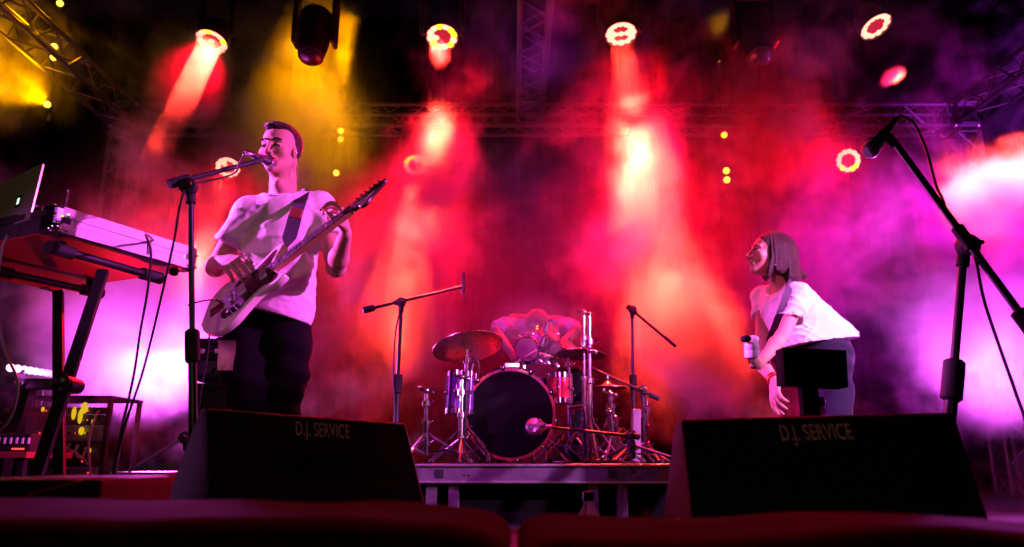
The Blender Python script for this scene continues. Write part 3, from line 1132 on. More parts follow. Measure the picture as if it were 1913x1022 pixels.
    j.cap(P(534, 700, 3.06), P(527, 770, 3.08), .084, .070, .03)
    j.cap(P(527, 770, 3.08), footL + Vector((0, .03, .05)), .070, .055, .02)
    n3 = hash_noise(21)
    j.warp(lambda X, Y_, Z: .004 * np.sin(Z * 60 + X * 20 + 3 * n3(X, Y_, Z, 8)) * np.exp(-((Z - .62) / .22) ** 2) + .004 * n3(X, Y_, Z, 25))
    j.mesh('trousers', M_JEANS, t)
    for ft in (footR, footL):
        b = Field(ft - Vector((.08, .24, .08)), ft + Vector((.08, .16, .10)), .006)
        b.cap(ft + Vector((0, .05, -.02)), ft + Vector((0, -.14, -.03)), .048, .038, .02)
        b.cap(ft + Vector((0, .04, .03)), ft + Vector((0, .04, -.02)), .046, .046, .02)
        b.cutplane(ft + Vector((0, 0, -.066)), (0, 0, -1))
        b.mesh('shoe', M_RUBBER, t)
    return t
singer()

# ---------------------------------------------------------------- his guitar
def smooth_outline(pts, n=8):
    p = [Vector((x, y)) for x, y in pts]
    out = []
    N = len(p)
    for i in range(N):
        a, b, c, d = p[i - 1], p[i], p[(i + 1) % N], p[(i + 2) % N]
        for k in range(n):
            t = k / n
            q = .5 * ((2 * b) + (c - a) * t + (2 * a - 5 * b + 4 * c - d) * t * t + (3 * b - a - 3 * c + d) * t ** 3)
            out.append((q.x, q.y))
    return out
def rounded_slab(outline, M, z0, z1, bev):
    """an outline with softened rims"""
    n = len(outline)
    cx = sum(x for x, y in outline) / n; cy_ = sum(y for x, y in outline) / n
    nor = []
    for i in range(n):
        a, b = Vector(outline[i - 1]), Vector(outline[(i + 1) % n])
        d = (b - a).normalized()
        nor.append(Vector((d.y, -d.x)))
    rings = []
    for (ins, z) in ((bev, z0), (bev * .3, z0 + bev * .3), (0, z0 + bev), (0, z1 - bev), (bev * .3, z1 - bev * .3), (bev, z1)):
        rings.append([M @ Vector((outline[i][0] - nor[i].x * ins, outline[i][1] - nor[i].y * ins, z)) for i in range(n)])
    v = [p for r in rings for p in r]
    f = [tuple(range(n))[::-1], tuple((len(rings) - 1) * n + i for i in range(n))]
    for r in range(len(rings) - 1):
        f += [(r * n + i, r * n + (i + 1) % n, (r + 1) * n + (i + 1) % n, (r + 1) * n + i) for i in range(n)]
    return MB().add(v, f)
def guitar():
    tail, tip = P(388, 592, 2.76), P(720, 343, 2.62)
    L = (tip - tail).length
    k = L / 1.02
    m3 = frame(tip - tail, Vector((-.38, -1, .78)))     # local z looks out of the top
    M = Matrix.Translation(tail) @ m3.to_4x4() @ Matrix.Scale(k, 4)
    t = thing('electric_guitar', 'cream offset electric guitar with dark pickguard in the singer\'s hands', 'guitar', tail)
    body = smooth_outline([(-.02, .05), (.02, .135), (.10, .175), (.18, .160), (.25, .122), (.33, .140), (.425, .165), (.452, .135), (.405, .078), (.392, .035), (.385, -.038),
                           (.415, -.085), (.425, -.115), (.375, -.128), (.30, -.108), (.22, -.135), (.13, -.178), (.04, -.165), (-.025, -.09), (-.04, -.02)][::-1], 6)
    part('body', rounded_slab(body, M, -.040, 0, .010), mat('cream_lacquer', (.72, .64, .58), .22, 0, .5, coat=.6, var=.05), t, smooth=True, angle=60)
    pg = smooth_outline([(.06, .02), (.10, .06), (.155, .075), (.20, .105), (.26, .085), (.33, .105), (.405, .135), (.41, .118), (.378, .07), (.372, .030), (.378, -.030), (.395, -.085), (.36, -.105),
                         (.30, -.085), (.22, -.105), (.15, -.125), (.09, -.115), (.075, -.06), (.12, -.035), (.11, -.01)][::-1], 5)
    part('pickguard', MB().extrude(pg, M, .0006, .0030), mat('tortoise_pickguard', (.05, .012, .02), .15, 0, .6, var=.8, vscale=30), t)
    def slab(name, x, y, sx, sy, z0, z1, m, bev=.002, ang=0):
        q = MB().box((0, 0, 0), (sx, sy, z1 - z0), Matrix.Rotation(R(ang), 3, 'Z'), bev)
        return part(name, MB().add([M @ (Vector(v) + Vector((x, y, (z0 + z1) / 2))) for v in q.v], q.f), m, t)
    neck = [(.36, -.028), (.36, .028), (.83, .0215), (.83, -.0215)][::-1]
    part('neck', MB().extrude(neck, M, -.018, .006), mat('maple', (.45, .22, .10), .3, coat=.4), t)
    part('fretboard', MB().extrude([(.335, -.0285), (.335, .0285), (.832, .0212), (.832, -.0212)][::-1], M, .0065, .0105), mat('rosewood', (.03, .012, .012), .4), t)
    for i in range(21):
        x = .17 + .66 * (2 ** (-i / 12.0))
        x = .832 - (.66 - .66 * 2 ** (-(i + 1) / 12.0))
        hw = .0212 + (.0285 - .0212) * (.832 - x) / .497
        if x > .338:
            part('fret', MB().tube([M @ Vector((x, -hw, .0108)), M @ Vector((x, hw, .0108))], .0012, 6), M_CHROME, t)
    for x in (.78, .70, .63, .57, .46, .40):
        part('fret_marker', MB().lathe(M @ Vector((x - .012, 0, .0104)), m3.col[2], [(0, .003), (.0008, .003)], 10), M_WHITE, t)
    hs = smooth_outline([(.832, -.022), (.86, -.026), (.875, -.045), (.905, -.048), (.94, -.020), (1.0, .005), (1.03, .022), (1.028, .040), (1.0, .044), (.92, .037), (.86, .032), (.835, .022)], 5)
    part('headstock', rounded_slab(hs, M, -.012, .004, .003), mat('dark_headstock', (.05, .02, .02), .25, coat=.5), t, smooth=True, angle=60)
    for i in range(6):
        x, y = .872 + .0255 * i, .024 + .0015 * i
        pg_ = part('tuner', MB().lathe(M @ Vector((x, y, .003)), m3.col[2], [(0, .005), (.004, .005), (.005, .003), (.014, .003), (.0145, .001)], 10), M_CHROME, t, smooth=True)
        part('tuner_button', MB().tube([M @ Vector((x, y + .012, -.006)), M @ Vector((x, y + .018, -.006)), M @ Vector((x, y + .026, -.006))], [.003, .003, .0075], 8), M_CHROME, pg_, smooth=True)
    for i in range(6):
        yb, yn = (i - 2.5) * .0105, (i - 2.5) * .0068
        part('string', MB().tube([M @ Vector((.13, yb, .018)), M @ Vector((.832, yn, .0145)), M @ Vector((.872 + .0255 * (5 - i), .024 + .0015 * (5 - i), .012))], .0007, 4, False), M_CHROME, t)
    slab('pickup', .325, 0, .040, .085, .003, .014, mat('pickup_cover', (.55, .5, .45), .3), .006)
    slab('pickup', .205, 0, .040, .085, .003, .013, mat('pickup_cover', (.55, .5, .45), .3), .006, 6)
    slab('bridge_plate', .145, 0, .040, .088, .002, .006, M_CHROME)
    for i in range(6):
        slab('saddle', .140, (i - 2.5) * .0125, .020, .0095, .006, .014, M_CHROME, .002)
    slab('vibrato_plate', .055, 0, .075, .062, .001, .005, M_CHROME, .002)
    slab('control_plate', .15, -.118, .085, .030, .003, .006, M_CHROME, .002)
    for i, x in enumerate((.125, .150, .178)):
        part('knob', MB().lathe(M @ Vector((x, -.118, .005)), m3.col[2], [(0, .009), (.012, .008), (.014, .006)], 14), M_RUBBER if i else M_CHROME, t, smooth=True)
    part('vibrato_arm', MB().tube(curve([M @ Vector((.09, .01, .006)), M @ Vector((.07, .03, .035)), M @ Vector((.0, .075, .05)), M @ Vector((-.06, .105, .055))], 6), [.0032] * 12 + [.0032] * 6 + [.005], 8), M_CHROME, t, smooth=True)
    for q in ((-.035, .0, -.02), (.445, .143, -.02)):
        a = M @ Vector(q); d = m3.col[0] * (-1 if q[0] < 0 else 1)
        part('strap_button', MB().lathe(a, d, [(-.003, .006), (.006, .004), (.008, .009), (.011, .008)], 12), M_CHROME, t, smooth=True)
    # strap: over the shoulder on the right of the picture, down the chest to the horn
    st = curve([M @ Vector((.452, .146, -.025)), P(546, 425, 2.835), P(552, 402, 2.865), P(560, 378, 2.92), P(566, 363, 3.00), P(566, 368, 3.10), P(556, 420, 3.19), P(520, 500, 3.22), P(462, 555, 3.16), P(432, 575, 3.02), P(428, 585, 2.86), M @ Vector((-.038, .0, -.024))], 7)
    q = MB(); v = []
    up = Vector((1, .15, .25))
    for i, p in enumerate(st):
        tt = (st[min(i + 1, len(st) - 1)] - st[max(i - 1, 0)]).normalized()
        sd = tt.cross(Vector((0, -1, .25)) if i < 22 else Vector((0, 1, 0))).normalized()
        hw = .006 + .022 * min(1, i / 3.0, (len(st) - 1 - i) / 3.0)
        nn = tt.cross(sd).normalized() * .0014
        v += [p - sd * hw - nn, p + sd * hw - nn, p + sd * hw + nn, p - sd * hw + nn]
    fcs = []
    for i in range(len(st) - 1):
        for k_ in range(4):
            fcs.append((i * 4 + k_, i * 4 + (k_ + 1) % 4, i * 4 + 4 + (k_ + 1) % 4, i * 4 + 4 + k_))
    fcs += [(0, 1, 2, 3), tuple(len(v) - 4 + i for i in (3, 2, 1, 0))]
    part('strap', MB().add(v, fcs), mat('dark_strap', (.03, .02, .04), .6, 0, .3, bump=.3, bscale=400), t, smooth=True)
    b = P(553, 398, 2.855)
    part('strap_buckle', MB().box(b, (.052, .007, .042), Matrix.Rotation(R(14), 3, 'Y'), .003), mat('red_label', (.35, .05, .07), .5), t)
    return M
GM = guitar()
c0 = P(392, 615, 2.78)
solo('guitar_cable', 'thin cable hanging from the bottom of the cream guitar to the floor', 'cable',
     MB().tube(curve([c0, P(388, 660, 2.8), P(378, 720, 2.82), P(368, 800, 2.82), P(364, 880, 2.80), (P(364, 880, 2.8).x, 2.75, .01), (P(364, 880, 2.8).x - .1, 2.6, .01)], 8), .0035, 6), M_CABLE)
# ---------------------------------------------------------------- the woman bending forward
def bassist():
    t = thing('person', 'woman with shoulder-length hair in white top and jeans bending forward behind the right wedge monitor', 'person', (P(1540, 800, 3.6).x, 3.6, 0))
    Y = 3.6
    hc = P(1436, 478, Y)
    HM = head_frame(84, -12, 0)
    nb = P(1462, 540, Y)                       # neck base
    shN, shF = P(1492, 556, 3.47), P(1428, 556, 3.74)   # near and far shoulder
    elN, wrN = P(1462, 628, 3.33), P(1418, 680, 3.22)
    elF, wrF = P(1424, 682, 3.62), P(1448, 712, 3.46)
    chest = P(1480, 585, Y)
    hip = P(1545, 655, 3.64)
    f = Field((1.00, 3.05, -.01), (1.86, 3.92, 1.50), .0055)
    f.cap(shN, shF, .05, .05, .04)
    f.ell(chest, (.10, .13, .13), k=.05)
    f.cap(chest, hip, .095, .095, .05)
    f.cap(nb, hc + HM @ Vector((0, .03, -.06)), .050, .044, .03)
    f.cap(shN, elN, .038, .029, .02)
    f.cap(elN, elN.lerp(wrN, .3), .030, .031, .02)
    f.cap(elN.lerp(wrN, .3), wrN, .031, .020, .02)
    f.cap(shF, elF, .044, .034, .02)
    f.cap(elF, wrF, .035, .022, .02)
    legs = []
    for q, dy in ((0, -.10), (1, .12)):
        hp = P(1548, 665, 3.62 + dy)
        kn = P(1530 if q else 1562, 800, 3.52 + dy * 1.1)
        ft = Vector((kn.x + .10, 3.66 + dy * 1.2, .07))
        legs.append((hp, kn, ft))
        f.cap(hp, kn, .05, .04, .03)
        f.cap(kn, ft + Vector((.03, 0, .04)), .038, .028, .02)
        f.cap(ft + Vector((.05, 0, -.02)), ft + Vector((-.13, -.02, -.03)), .034, .026, .02)
    hand(f, wrN, P(1402, 672, 3.16) - wrN, Vector((-.2, .9, -.3)), [(55, 70, 40), (60, 75, 40), (62, 75, 40), (65, 70, 40)], .92, .06, (.6, .5), side=-1)
    hand(f, wrF, P(1447, 760, 3.40) - wrF, Vector((.9, .3, .1)), [(15, 25, 15), (20, 25, 15), (25, 30, 15), (30, 30, 15)], .92, .12, (.4, .3), side=-1)
    body = f.mesh('body', M_SKIN, t)
    g = Field(hc - Vector((.15, .13, .16)), hc + Vector((.15, .13, .15)), .0027)
    W = add_head(g, hc, HM, .96, True)
    g.cap(nb, hc + HM @ Vector((0, .03, -.06)), .050, .044, .03)
    head = g.mesh('head', M_SKIN, t)
    bm = bmesh.new(); bm.from_mesh(body.data); bm.from_mesh(head.data); bm.to_mesh(body.data); bm.free()
    bpy.data.objects.remove(head)
    # hair: centre-parted bob falling over the neck
    h = Field(hc - Vector((.17, .15, .20)), hc + Vector((.26, .15, .17)), .0032)
    def E(p, r, k=.012, cut=False, rot=None):
        h.ell(W(*p), r, HM if rot is None else HM @ rot, k, cut)
    def C(a, b, ra, rb, k=.02, cut=False, flat=None):
        h.cap(a, b, ra, rb, k, cut, flat)
    E((0, .030, .045), (.085, .103, .090), .012)
    for q in (-1, 1):
        C(W(q * .055, .055, .03), W(q * .060, .085, -.10) + Vector((.02, 0, -.01)), .050, .038)
        C(W(q * .060, .020, .03), W(q * .066, .035, -.085), .034, .026)
    C(W(0, .09, .02), W(0, .13, -.12), .062, .050)
    C(W(-.01, .125, -.05), P(1502, 515, 3.62), .045, .018)
    C(W(.066, .0, .01), W(.060, -.015, -.13), .018, .014)
    E((0, -.115, -.01), (.058, .075, .095), .012, True)
    E((0, -.03, -.08), (.050, .075, .07), .01, True)
    hn = hash_noise(5)
    ax = HM.col[2]
    def strands(X, Y_, Z):
        u = X - hc.x; v = Y_ - hc.y
        an = np.arctan2(v, u)
        return .0009 * np.sin(an * 30 + 3 * hn(X, Y_, Z, 10)) + .0010 * np.sin(an * 75 + 3 * hn(X, Y_, Z, 20)) + .003 * hn(X, Y_, Z, 22)
    h.warp(strands)
    h.mesh('hair', mat('brown_hair', (.030, .009, .006), .50, 0, .28, bump=.9, bscale=110, stretch=(5, 5, .25), var=.5, vscale=30), t)
    for q in (-1, 1):
        part('eyebrow', MB().tube(curve([W(q * .012, -.091, .024), W(q * .030, -.089, .030), W(q * .047, -.074, .024)], 5), [.002] + [.0035] * 9 + [.0015], 6), M_HAIR, t, smooth=True)
        part('eye', MB().ball(W(q * .031, -.0735, .002), .0115 * .96, 8), mat('eye', (.5, .48, .46), .15), t, smooth=True)
        part('eyelid', MB().tube(curve([W(q * .017, -.085, .004), W(q * .031, -.0885, .008), W(q * .046, -.079, .004)], 5), .0030, 6), mat('lash', (.04, .02, .02), .6), t, smooth=True)
    part('lips', MB().tube(curve([W(-.018, -.086, -.060), W(-.007, -.097, -.0560), W(0, -.0975, -.058), W(.007, -.097, -.0560), W(.018, -.086, -.060)], 4), [.002] + [.0042] * 15 + [.002], 6)
         .tube(curve([W(-.015, -.087, -.064), W(0, -.0965, -.068), W(.015, -.087, -.064)], 5), [.002] + [.005] * 9 + [.002], 6), mat('lips', (.42, .16, .14), .4), t, smooth=True)
    part('earring', MB().ball(P(1449, 494, 3.475), .006, 6), M_CHROME, t, smooth=True)
    # white top, knotted at the back of the waist
    s = Field((1.0, 3.2, .80), (1.84, 3.98, 1.34), .0055)
    s.cap(P(1488, 556, 3.50), P(1432, 556, 3.72), .064, .060, .05)
    s.ell(P(1475, 582, Y), (.105, .145, .115), k=.05)
    s.cap(P(1490, 577, Y), P(1542, 636, 3.63), .104, .104, .06)
    s.cap(P(1522, 606, Y), P(1552, 630, 3.63), .100, .095, .05)
    s.cap(P(1455, 575, Y), P(1505, 650, 3.60), .085, .125, .05)
    s.cap(P(1505, 655, 3.50), P(1560, 648, 3.60), .105, .12, .04)
    s.cap(P(1492, 556, 3.46), P(1478, 594, 3.40), .060, .056, .03)
    s.cap(P(1428, 556, 3.74), P(1426, 590, 3.72), .060, .055, .03)
    n1, n2 = hash_noise(31), hash_noise(32)
    c0 = np.array(P(1480, 600, 3.5))
    n5 = hash_noise(34)
    def crease(n_, X, Y_, Z, phi, k, st, w_):
        c_, s_ = math.cos(phi), math.sin(phi)
        U = (X - c0[0]) * c_ + (Z - c0[2]) * s_
        V = -(X - c0[0]) * s_ + (Z - c0[2]) * c_
        return np.maximum(0, 1 - np.abs(n_(U / st, Y_ * .6, V, k)) * w_) ** 2
    def folds(X, Y_, Z):
        dz = Z - c0[2]
        return (-.007 * crease(n1, X, Y_, Z, -.75, 26, 3.2, 3.0) - .005 * crease(n5, X, Y_, Z, .35, 36, 2.4, 3.0) + .004 * n2(X, Y_, Z, 16) + .002 * n5(X, Y_, Z, 45))
    s.warp(folds)
    a, b = P(1455, 655, Y), P(1600, 632, Y)
    d = (b - a).normalized()
    s.cutplane(a, Vector((d.z, 0, -d.x)))
    for p, q_, rr in ((P(1477, 598, 3.42), (elN - shN), .10), (P(1425, 592, 3.72), (elF - shF), .08)):
        dd = Vector(q_).normalized()
        sl, X, Y_, Z = s.sub(np.array(p) - .1, np.array(p) + .1, 0)
        pl = (X - p.x) * dd.x + (Y_ - p.y) * dd.y + (Z - p.z) * dd.z
        rad = np.sqrt(np.maximum((X - p.x) ** 2 + (Y_ - p.y) ** 2 + (Z - p.z) ** 2 - pl ** 2, 0))
        s.d[sl] = np.where(rad < .066, np.maximum(s.d[sl], np.where(pl < .10, pl, -.1)), s.d[sl])
    s.ell(P(1440, 528, 3.55), (.062, .070, .062), k=.008, cut=True)
    s.cap(P(1432, 535, 3.5), P(1436, 553, 3.44), .03, .012, .006, True)
    s.mesh('blouse', M_TEE, t)
    k0 = P(1590, 624, 3.60)
    part('knot', MB().tube(curve([k0 + Vector((-.03, 0, 0)), k0, P(1597, 618, 3.58), P(1600, 622, 3.57)], 4), [.018] * 5 + [.012] * 4 + [.008] * 4, 8)
         .tube(curve([k0, P(1598, 626, 3.57), P(1603, 620, 3.55)], 4), [.012] * 5 + [.007] * 4, 8), M_TEE, t, smooth=True)
    # jeans
    j = Field((1.12, 3.2, .0), (1.92, 3.98, 1.04), .0065)
    j.cap(P(1520, 648, 3.54), P(1548, 652, 3.74), .100, .100, .05)
    j.ell(P(1548, 672, 3.64), (.106, .15, .13), k=.05)
    for hp, kn, ft in legs:
        j.cap(hp, hp.lerp(kn, .5), .105, .085, .04)
        j.cap(hp.lerp(kn, .5), kn, .088, .068, .03)
        j.cap(kn, ft + Vector((.03, 0, .06)), .066, .05, .02)
    j.cutplane(a + Vector((0, 0, .025)), -Vector((d.z, 0, -d.x)))
    n3 = hash_noise(41)
    j.warp(lambda X, Y_, Z: .004 * np.sin(Z * 70 + X * 30 + 3 * n3(X, Y_, Z, 8)) * np.exp(-((Z - .80) / .12) ** 2) + .004 * n3(X, Y_, Z, 22))
    j.mesh('jeans', M_DENIM, t)
    part('belt_loop_rivet', MB().ball(P(1580, 657, 3.47), .005, 5), M_CHROME, t, smooth=True)
    for hp, kn, ft in legs:
        b_ = Field(ft - Vector((.24, .08, .08)), ft + Vector((.14, .08, .10)), .006)
        b_.cap(ft + Vector((.05, 0, -.02)), ft + Vector((-.14, -.02, -.03)), .042, .034, .02)
        b_.cap(ft + Vector((.04, 0, .03)), ft + Vector((.04, 0, -.02)), .042, .042, .02)
        b_.cutplane(ft + Vector((0, 0, -.064)), (0, 0, -1))
        b_.mesh('shoe', M_RUBBER, t)
    # red beaded bracelet and thin bands
    d = (wrF - elF).normalized()
    for k, c in ((-.030, 0), (-.020, 1), (-.010, 0)):
        q = wrF + d * k
        a_ = d.orthogonal().normalized(); b_ = d.cross(a_)
        part('bracelet', MB().tube([q + (a_ * math.cos(x) + b_ * math.sin(x)) * .029 for x in [2 * math.pi * i / 20 for i in range(21)]], .0045, 6), mat('red_beads', (.5, .02, .02), .3) if not c else mat('gold_beads', (.6, .35, .08), .25, 1), t, smooth=True)
    # dark strap across the back and shoulder
    st = curve([P(1500, 545, 3.66), P(1482, 525, 3.55), P(1474, 540, 3.415), P(1461, 575, 3.385), P(1448, 610, 3.415), P(1438, 640, 3.45), P(1445, 660, 3.49)], 7)
    v = []
    for i, p in enumerate(st):
        tt = (st[min(i + 1, len(st) - 1)] - st[max(i - 1, 0)]).normalized()
        sd = tt.cross(Vector((0, -1, 0))).normalized(); nn = tt.cross(sd).normalized() * .0015
        v += [p - sd * .017 - nn, p + sd * .017 - nn, p + sd * .017 + nn, p - sd * .017 + nn]
    fc = [(i * 4 + k_, i * 4 + (k_ + 1) % 4, i * 4 + 4 + (k_ + 1) % 4, i * 4 + 4 + k_) for i in range(len(st) - 1) for k_ in range(4)]
    part('strap', MB().add(v, fc + [(0, 1, 2, 3), tuple(len(v) - 4 + i for i in (3, 2, 1, 0))]), mat('dark_strap', (.03, .02, .04), .6, 0, .3, bump=.3, bscale=400), t, smooth=True)
    return wrN
wrN = bassist()
# the small white thing with a black top in her hand
c = P(1404, 655, 3.16)
t = thing('shaker', 'small glaring white object with a black top held out in the bending woman\'s hand', 'shaker', c)
ax = (P(1404, 628, 3.15) - P(1405, 672, 3.17)).normalized()
part('body', MB().lathe(c - ax * .030, ax, [(0, .018), (.003, .030), (.030, .031), (.034, .029), (.037, .031), (.060, .030), (.066, .026), (.070, .012)], 20), mat('bright_white_plastic', (.85, .85, .85), .3), t, smooth=True)
part('cap', MB().ball(P(1393, 633, 3.13), (.024, .020, .016), 8), M_RUBBER, t, smooth=True)
part('lid', MB().ball(P(1408, 634, 3.17), (.024, .020, .018), 8), M_WHITE, t, smooth=True)
# black box on a thick post in front of her
t = thing('equipment_stand', 'black box on a thick black post in front of the bending woman\'s jeans', 'equipment stand', (P(1515, 760, 3.0).x, 3.0, 0))
x0 = P(1462, 690, 3.0); x1 = P(1580, 690, 3.0)
cb = (x0 + x1) / 2
a_, b_ = P(1462, 652, 3.0), P(1466, 722, 3.0)
part('box', MB().box((cb.x, 3.03, (a_.z + b_.z) / 2), (x1.x - x0.x, .10, a_.z - b_.z), Matrix.Rotation(R(3), 3, 'Y'), .006), mat('dead_black', (.003, .003, .003), .9, 0, .05), t)
px = P(1516, 760, 3.0)
part('post', MB().box((px.x, 3.02, b_.z / 2 + .01), (.066, .05, b_.z - .02), bev=.006), mat('dead_black', (.003, .003, .003), .9, 0, .05), t)
part('knob', MB().lathe((px.x + .033, 3.01, P(1535, 750, 3).z), (1, 0, 0), [(0, .008), (.006, .019), (.020, .019), (.024, .012)], 16), M_RUBBER, t, smooth=True)
part('foot_plate', MB().box((px.x, 3.02, .012), (.34, .34, .022), bev=.005), M_BLACK, t)
part('screw', MB().ball((P(1479, 710, 2.97).x, 2.978, P(1479, 710, 2.97).z), .004, 5), M_CHROME, t, smooth=True)
# ---------------------------------------------------------------- microphone stands
def grip(mb, p, d, r, L):
    d = Vector(d).normalized()
    return mb.lathe(Vector(p) - d * L / 2, d, [(0, r * .7), (L * .06, r), (L * .94, r), (L, r * .7)], 14)
def microphone(label, tail, ball, parent_label=None):
    """handheld dynamic microphone from its cable end to the tip of its ball"""
    tail, ball = Vector(tail), Vector(ball)
    t = thing('microphone', label, 'microphone', tail)
    d = (ball - tail).normalized(); L = (ball - tail).length
    part('handle', MB().lathe(tail, d, [(0, .009), (.004, .0115), (L * .2, .0122), (L * .55, .0165), (L * .70, .0205)], 20), mat('mic_handle', (.03, .03, .035), .35, .4), t, smooth=True)
    part('ring', MB().lathe(tail + d * L * .70, d, [(0, .0215), (.008, .024), (.012, .0235)], 20), M_CHROME, t, smooth=True)
    prof = [(0, .0225)] + [(.010 + .038 * (1 - math.cos(a)) / 2 * 1.0, .0255 * (math.sin(a) * .25 + .75) if a < 1.6 else .0255 * math.sin(a) ** .8) for a in [.2, .6, 1.0, 1.5, 1.9, 2.3, 2.6, 2.85, 3.05]]
    m_ = mat('mic_mesh', (.30, .30, .32), .35, 1, bump=1, bscale=900)
    part('grille', MB().lathe(tail + d * L * .73, d, prof, 22), m_, t, smooth=True)
    part('connector', MB().lathe(tail, -d, [(0, .0085), (.035, .0085), (.045, .0055), (.06, .004)], 12), M_CHROME, t, smooth=True)
    return t, tail - d * .06, d

def mic_stand(label, foot, top, boom_a, boom_b, tripod=True, r=.011, base_z=0.0, leg=.30, turn=.4, collar=None):
    """upright tube with a clutch, a boom through a swivel, three legs"""
    foot, top = Vector(foot), Vector(top)
    t = thing('microphone_stand', label, 'microphone stand', foot)
    d = (top - foot).normalized(); L = (top - foot).length
    cl = collar or .52
    part('lower_tube', MB().tube([foot + d * .10, foot + d * L * cl], r * 1.25, 12), M_BLACK, t, smooth=True)
    part('upper_tube', MB().tube([foot + d * L * cl, top], r * .85, 12), M_BLACK, t, smooth=True)
    part('clutch', grip(MB(), foot + d * L * cl, d, r * 2.1, .11), M_RUBBER, t, smooth=True)
    a, b = Vector(boom_a), Vector(boom_b)
    bd = (b - a).normalized()
    part('boom', MB().tube([a, b], r * .80, 12), M_BLACK, t, smooth=True)
    part('counterweight', grip(MB(), a + bd * .035, bd, r * 1.7, .07), M_RUBBER, t, smooth=True)
    sw = part('swivel', MB().lathe(top + Vector((0, -.02, 0)), (0, -1, 0), [(-.02, .022), (-.018, .028), (.012, .028), (.016, .020)], 20), M_RUBBER, t, smooth=True)
    tt = a + bd * max(0, (top - a).dot(bd))
    part('swivel_clamp', MB().tube([tt - bd * .035, tt + bd * .035], .017, 10).tube([top, tt], .014, 10).tube([top - d * .055, top], .016, 12), M_RUBBER, sw, smooth=True)
    part('swivel_knob', MB().lathe(top + Vector((0, -.036, 0)), (0, -1, 0), [(0, .010), (.012, .014), (.020, .012)], 12).tube([top + Vector((-.022, -.05, 0)), top + Vector((.022, -.05, 0))], .006, 8), M_BLACK, sw, smooth=True)
    if tripod:
        part('hub', MB().lathe(foot + Vector((0, 0, .07)), (0, 0, 1), [(0, .018), (.01, .026), (.05, .026), (.06, .016)], 14), M_RUBBER, t, smooth=True)
        for k in range(3):
            an = turn + k * 2.094
            e = foot + Vector((math.cos(an) * leg, math.sin(an) * leg, .014))
            lg = part('leg', MB().tube([foot + Vector((math.cos(an) * .02, math.sin(an) * .02, .10)), e], r * .8, 8), M_BLACK, t, smooth=True)
            part('rubber_foot', MB().ball(e, .014, 5), M_RUBBER, lg, smooth=True)
    else:
        part('round_base', MB().lathe(foot, (0, 0, 1), [(0, .125), (.012, .125), (.022, .110), (.028, .030), (.10, .018)], 32), M_BLACK, t, smooth=True)
    return t

# the singer's
tp = P(356, 352, 2.42)
ft = Vector((P(292, 930, 2.05).x, 2.36, 0))
sd = mic_stand('boom microphone stand reaching to the singer\'s mouth beside the flight case', ft, tp, P(320, 343, 2.44), P(470, 304, 2.62), turn=.9, collar=.56)
m, te, md = microphone('dark microphone pointing at the singer\'s lips', P(470, 288, 2.60), P(510, 304, 2.76))
part('clip', MB().tube([P(470, 304, 2.62), P(483, 300, 2.64), P(487, 296, 2.655)], [.010, .013, .014], 10), M_RUBBER, sd, smooth=True)
solo('microphone_cable', 'cable looping from the singer\'s microphone along its boom and down past the case', 'cable',
     MB().tube(curve([te, P(455, 290, 2.57), P(447, 305, 2.55), P(440, 322, 2.53), P(415, 332, 2.50), P(380, 340, 2.46), P(350, 348, 2.40), P(336, 385, 2.36), P(325, 450, 2.32), P(300, 560, 2.28), P(268, 690, 2.24), P(235, 790, 2.22), P(212, 880, 2.2), P(200, 960, 2.15), Vector((P(200, 960, 2.15).x - .1, 2.1, .02))], 9), .0038, 6), M_CABLE)
# right, empty
tp = P(1801, 462, 1.95)
ft = Vector((P(1852, 1000, 1.60).x + .02, 1.90, 0))
sd = mic_stand('tall black boom microphone stand with nobody at it at the far right', ft, tp, P(1935, 625, 1.80), P(1668, 262, 2.02), turn=.3, r=.0125, collar=.60)
m, te, md = microphone('black microphone hanging off the boom at upper right', P(1664, 236, 2.0), P(1624, 282, 1.97))
part('clip', MB().tube([P(1672, 272, 2.02), P(1660, 258, 2.01), P(1648, 250, 1.99)], [.012, .015, .016], 10), M_RUBBER, sd, smooth=True)
solo('microphone_cable', 'cable arching from the right microphone down its boom to the floor', 'cable',
     MB().tube(curve([te, P(1688, 219, 2.0), P(1708, 232, 2.0), P(1730, 280, 1.99), P(1748, 345, 1.97), P(1760, 370, 1.95), P(1775, 410, 1.93), P(1805, 450, 1.90), P(1822, 482, 1.88), P(1838, 560, 1.86), P(1868, 650, 1.85), P(1896, 730, 1.84), P(1925, 830, 1.82), (P(1925, 900, 1.8).x, 1.8, .02)], 9), .0040, 6), M_CABLE)
# left of the drums
ft = Vector((P(738, 800, 4.3).x, 4.3, 0))
mic_stand('boom stand left of the drum riser with its boom pointing up to the right', ft, P(750, 566, 4.3), P(678, 580, 4.25), P(862, 536, 4.45), leg=.3, r=.012, turn=.2, collar=.62)
p = P(866, 532, 4.45)
solo('pencil_microphone', 'thin upright microphone at the end of the boom above the left cymbal', 'microphone', MB().lathe(p + Vector((0, 0, -.06)), (0, 0, 1), [(0, .006), (.02, .011), (.13, .011), (.14, .005)], 10), M_BLACK)
q = P(745, 590, 4.29)
solo('microphone_cable', 'cable hanging down the boom stand left of the drums', 'cable', MB().tube(curve([P(750, 570, 4.27), q, P(738, 630, 4.27), P(735, 700, 4.27), P(735, 800, 4.27), (q.x - .08, 4.2, .02)], 7), .005, 5), M_CABLE)
# low stand in front of the amplifier
ft = Vector((P(352, 880, 3.5).x, 3.5, 0))
mic_stand('short stand with its boom sloping down left in front of the amplifier', ft, P(350, 818, 3.5), P(372, 800, 3.52), P(240, 880, 3.3), leg=.22, r=.011, turn=1.0)

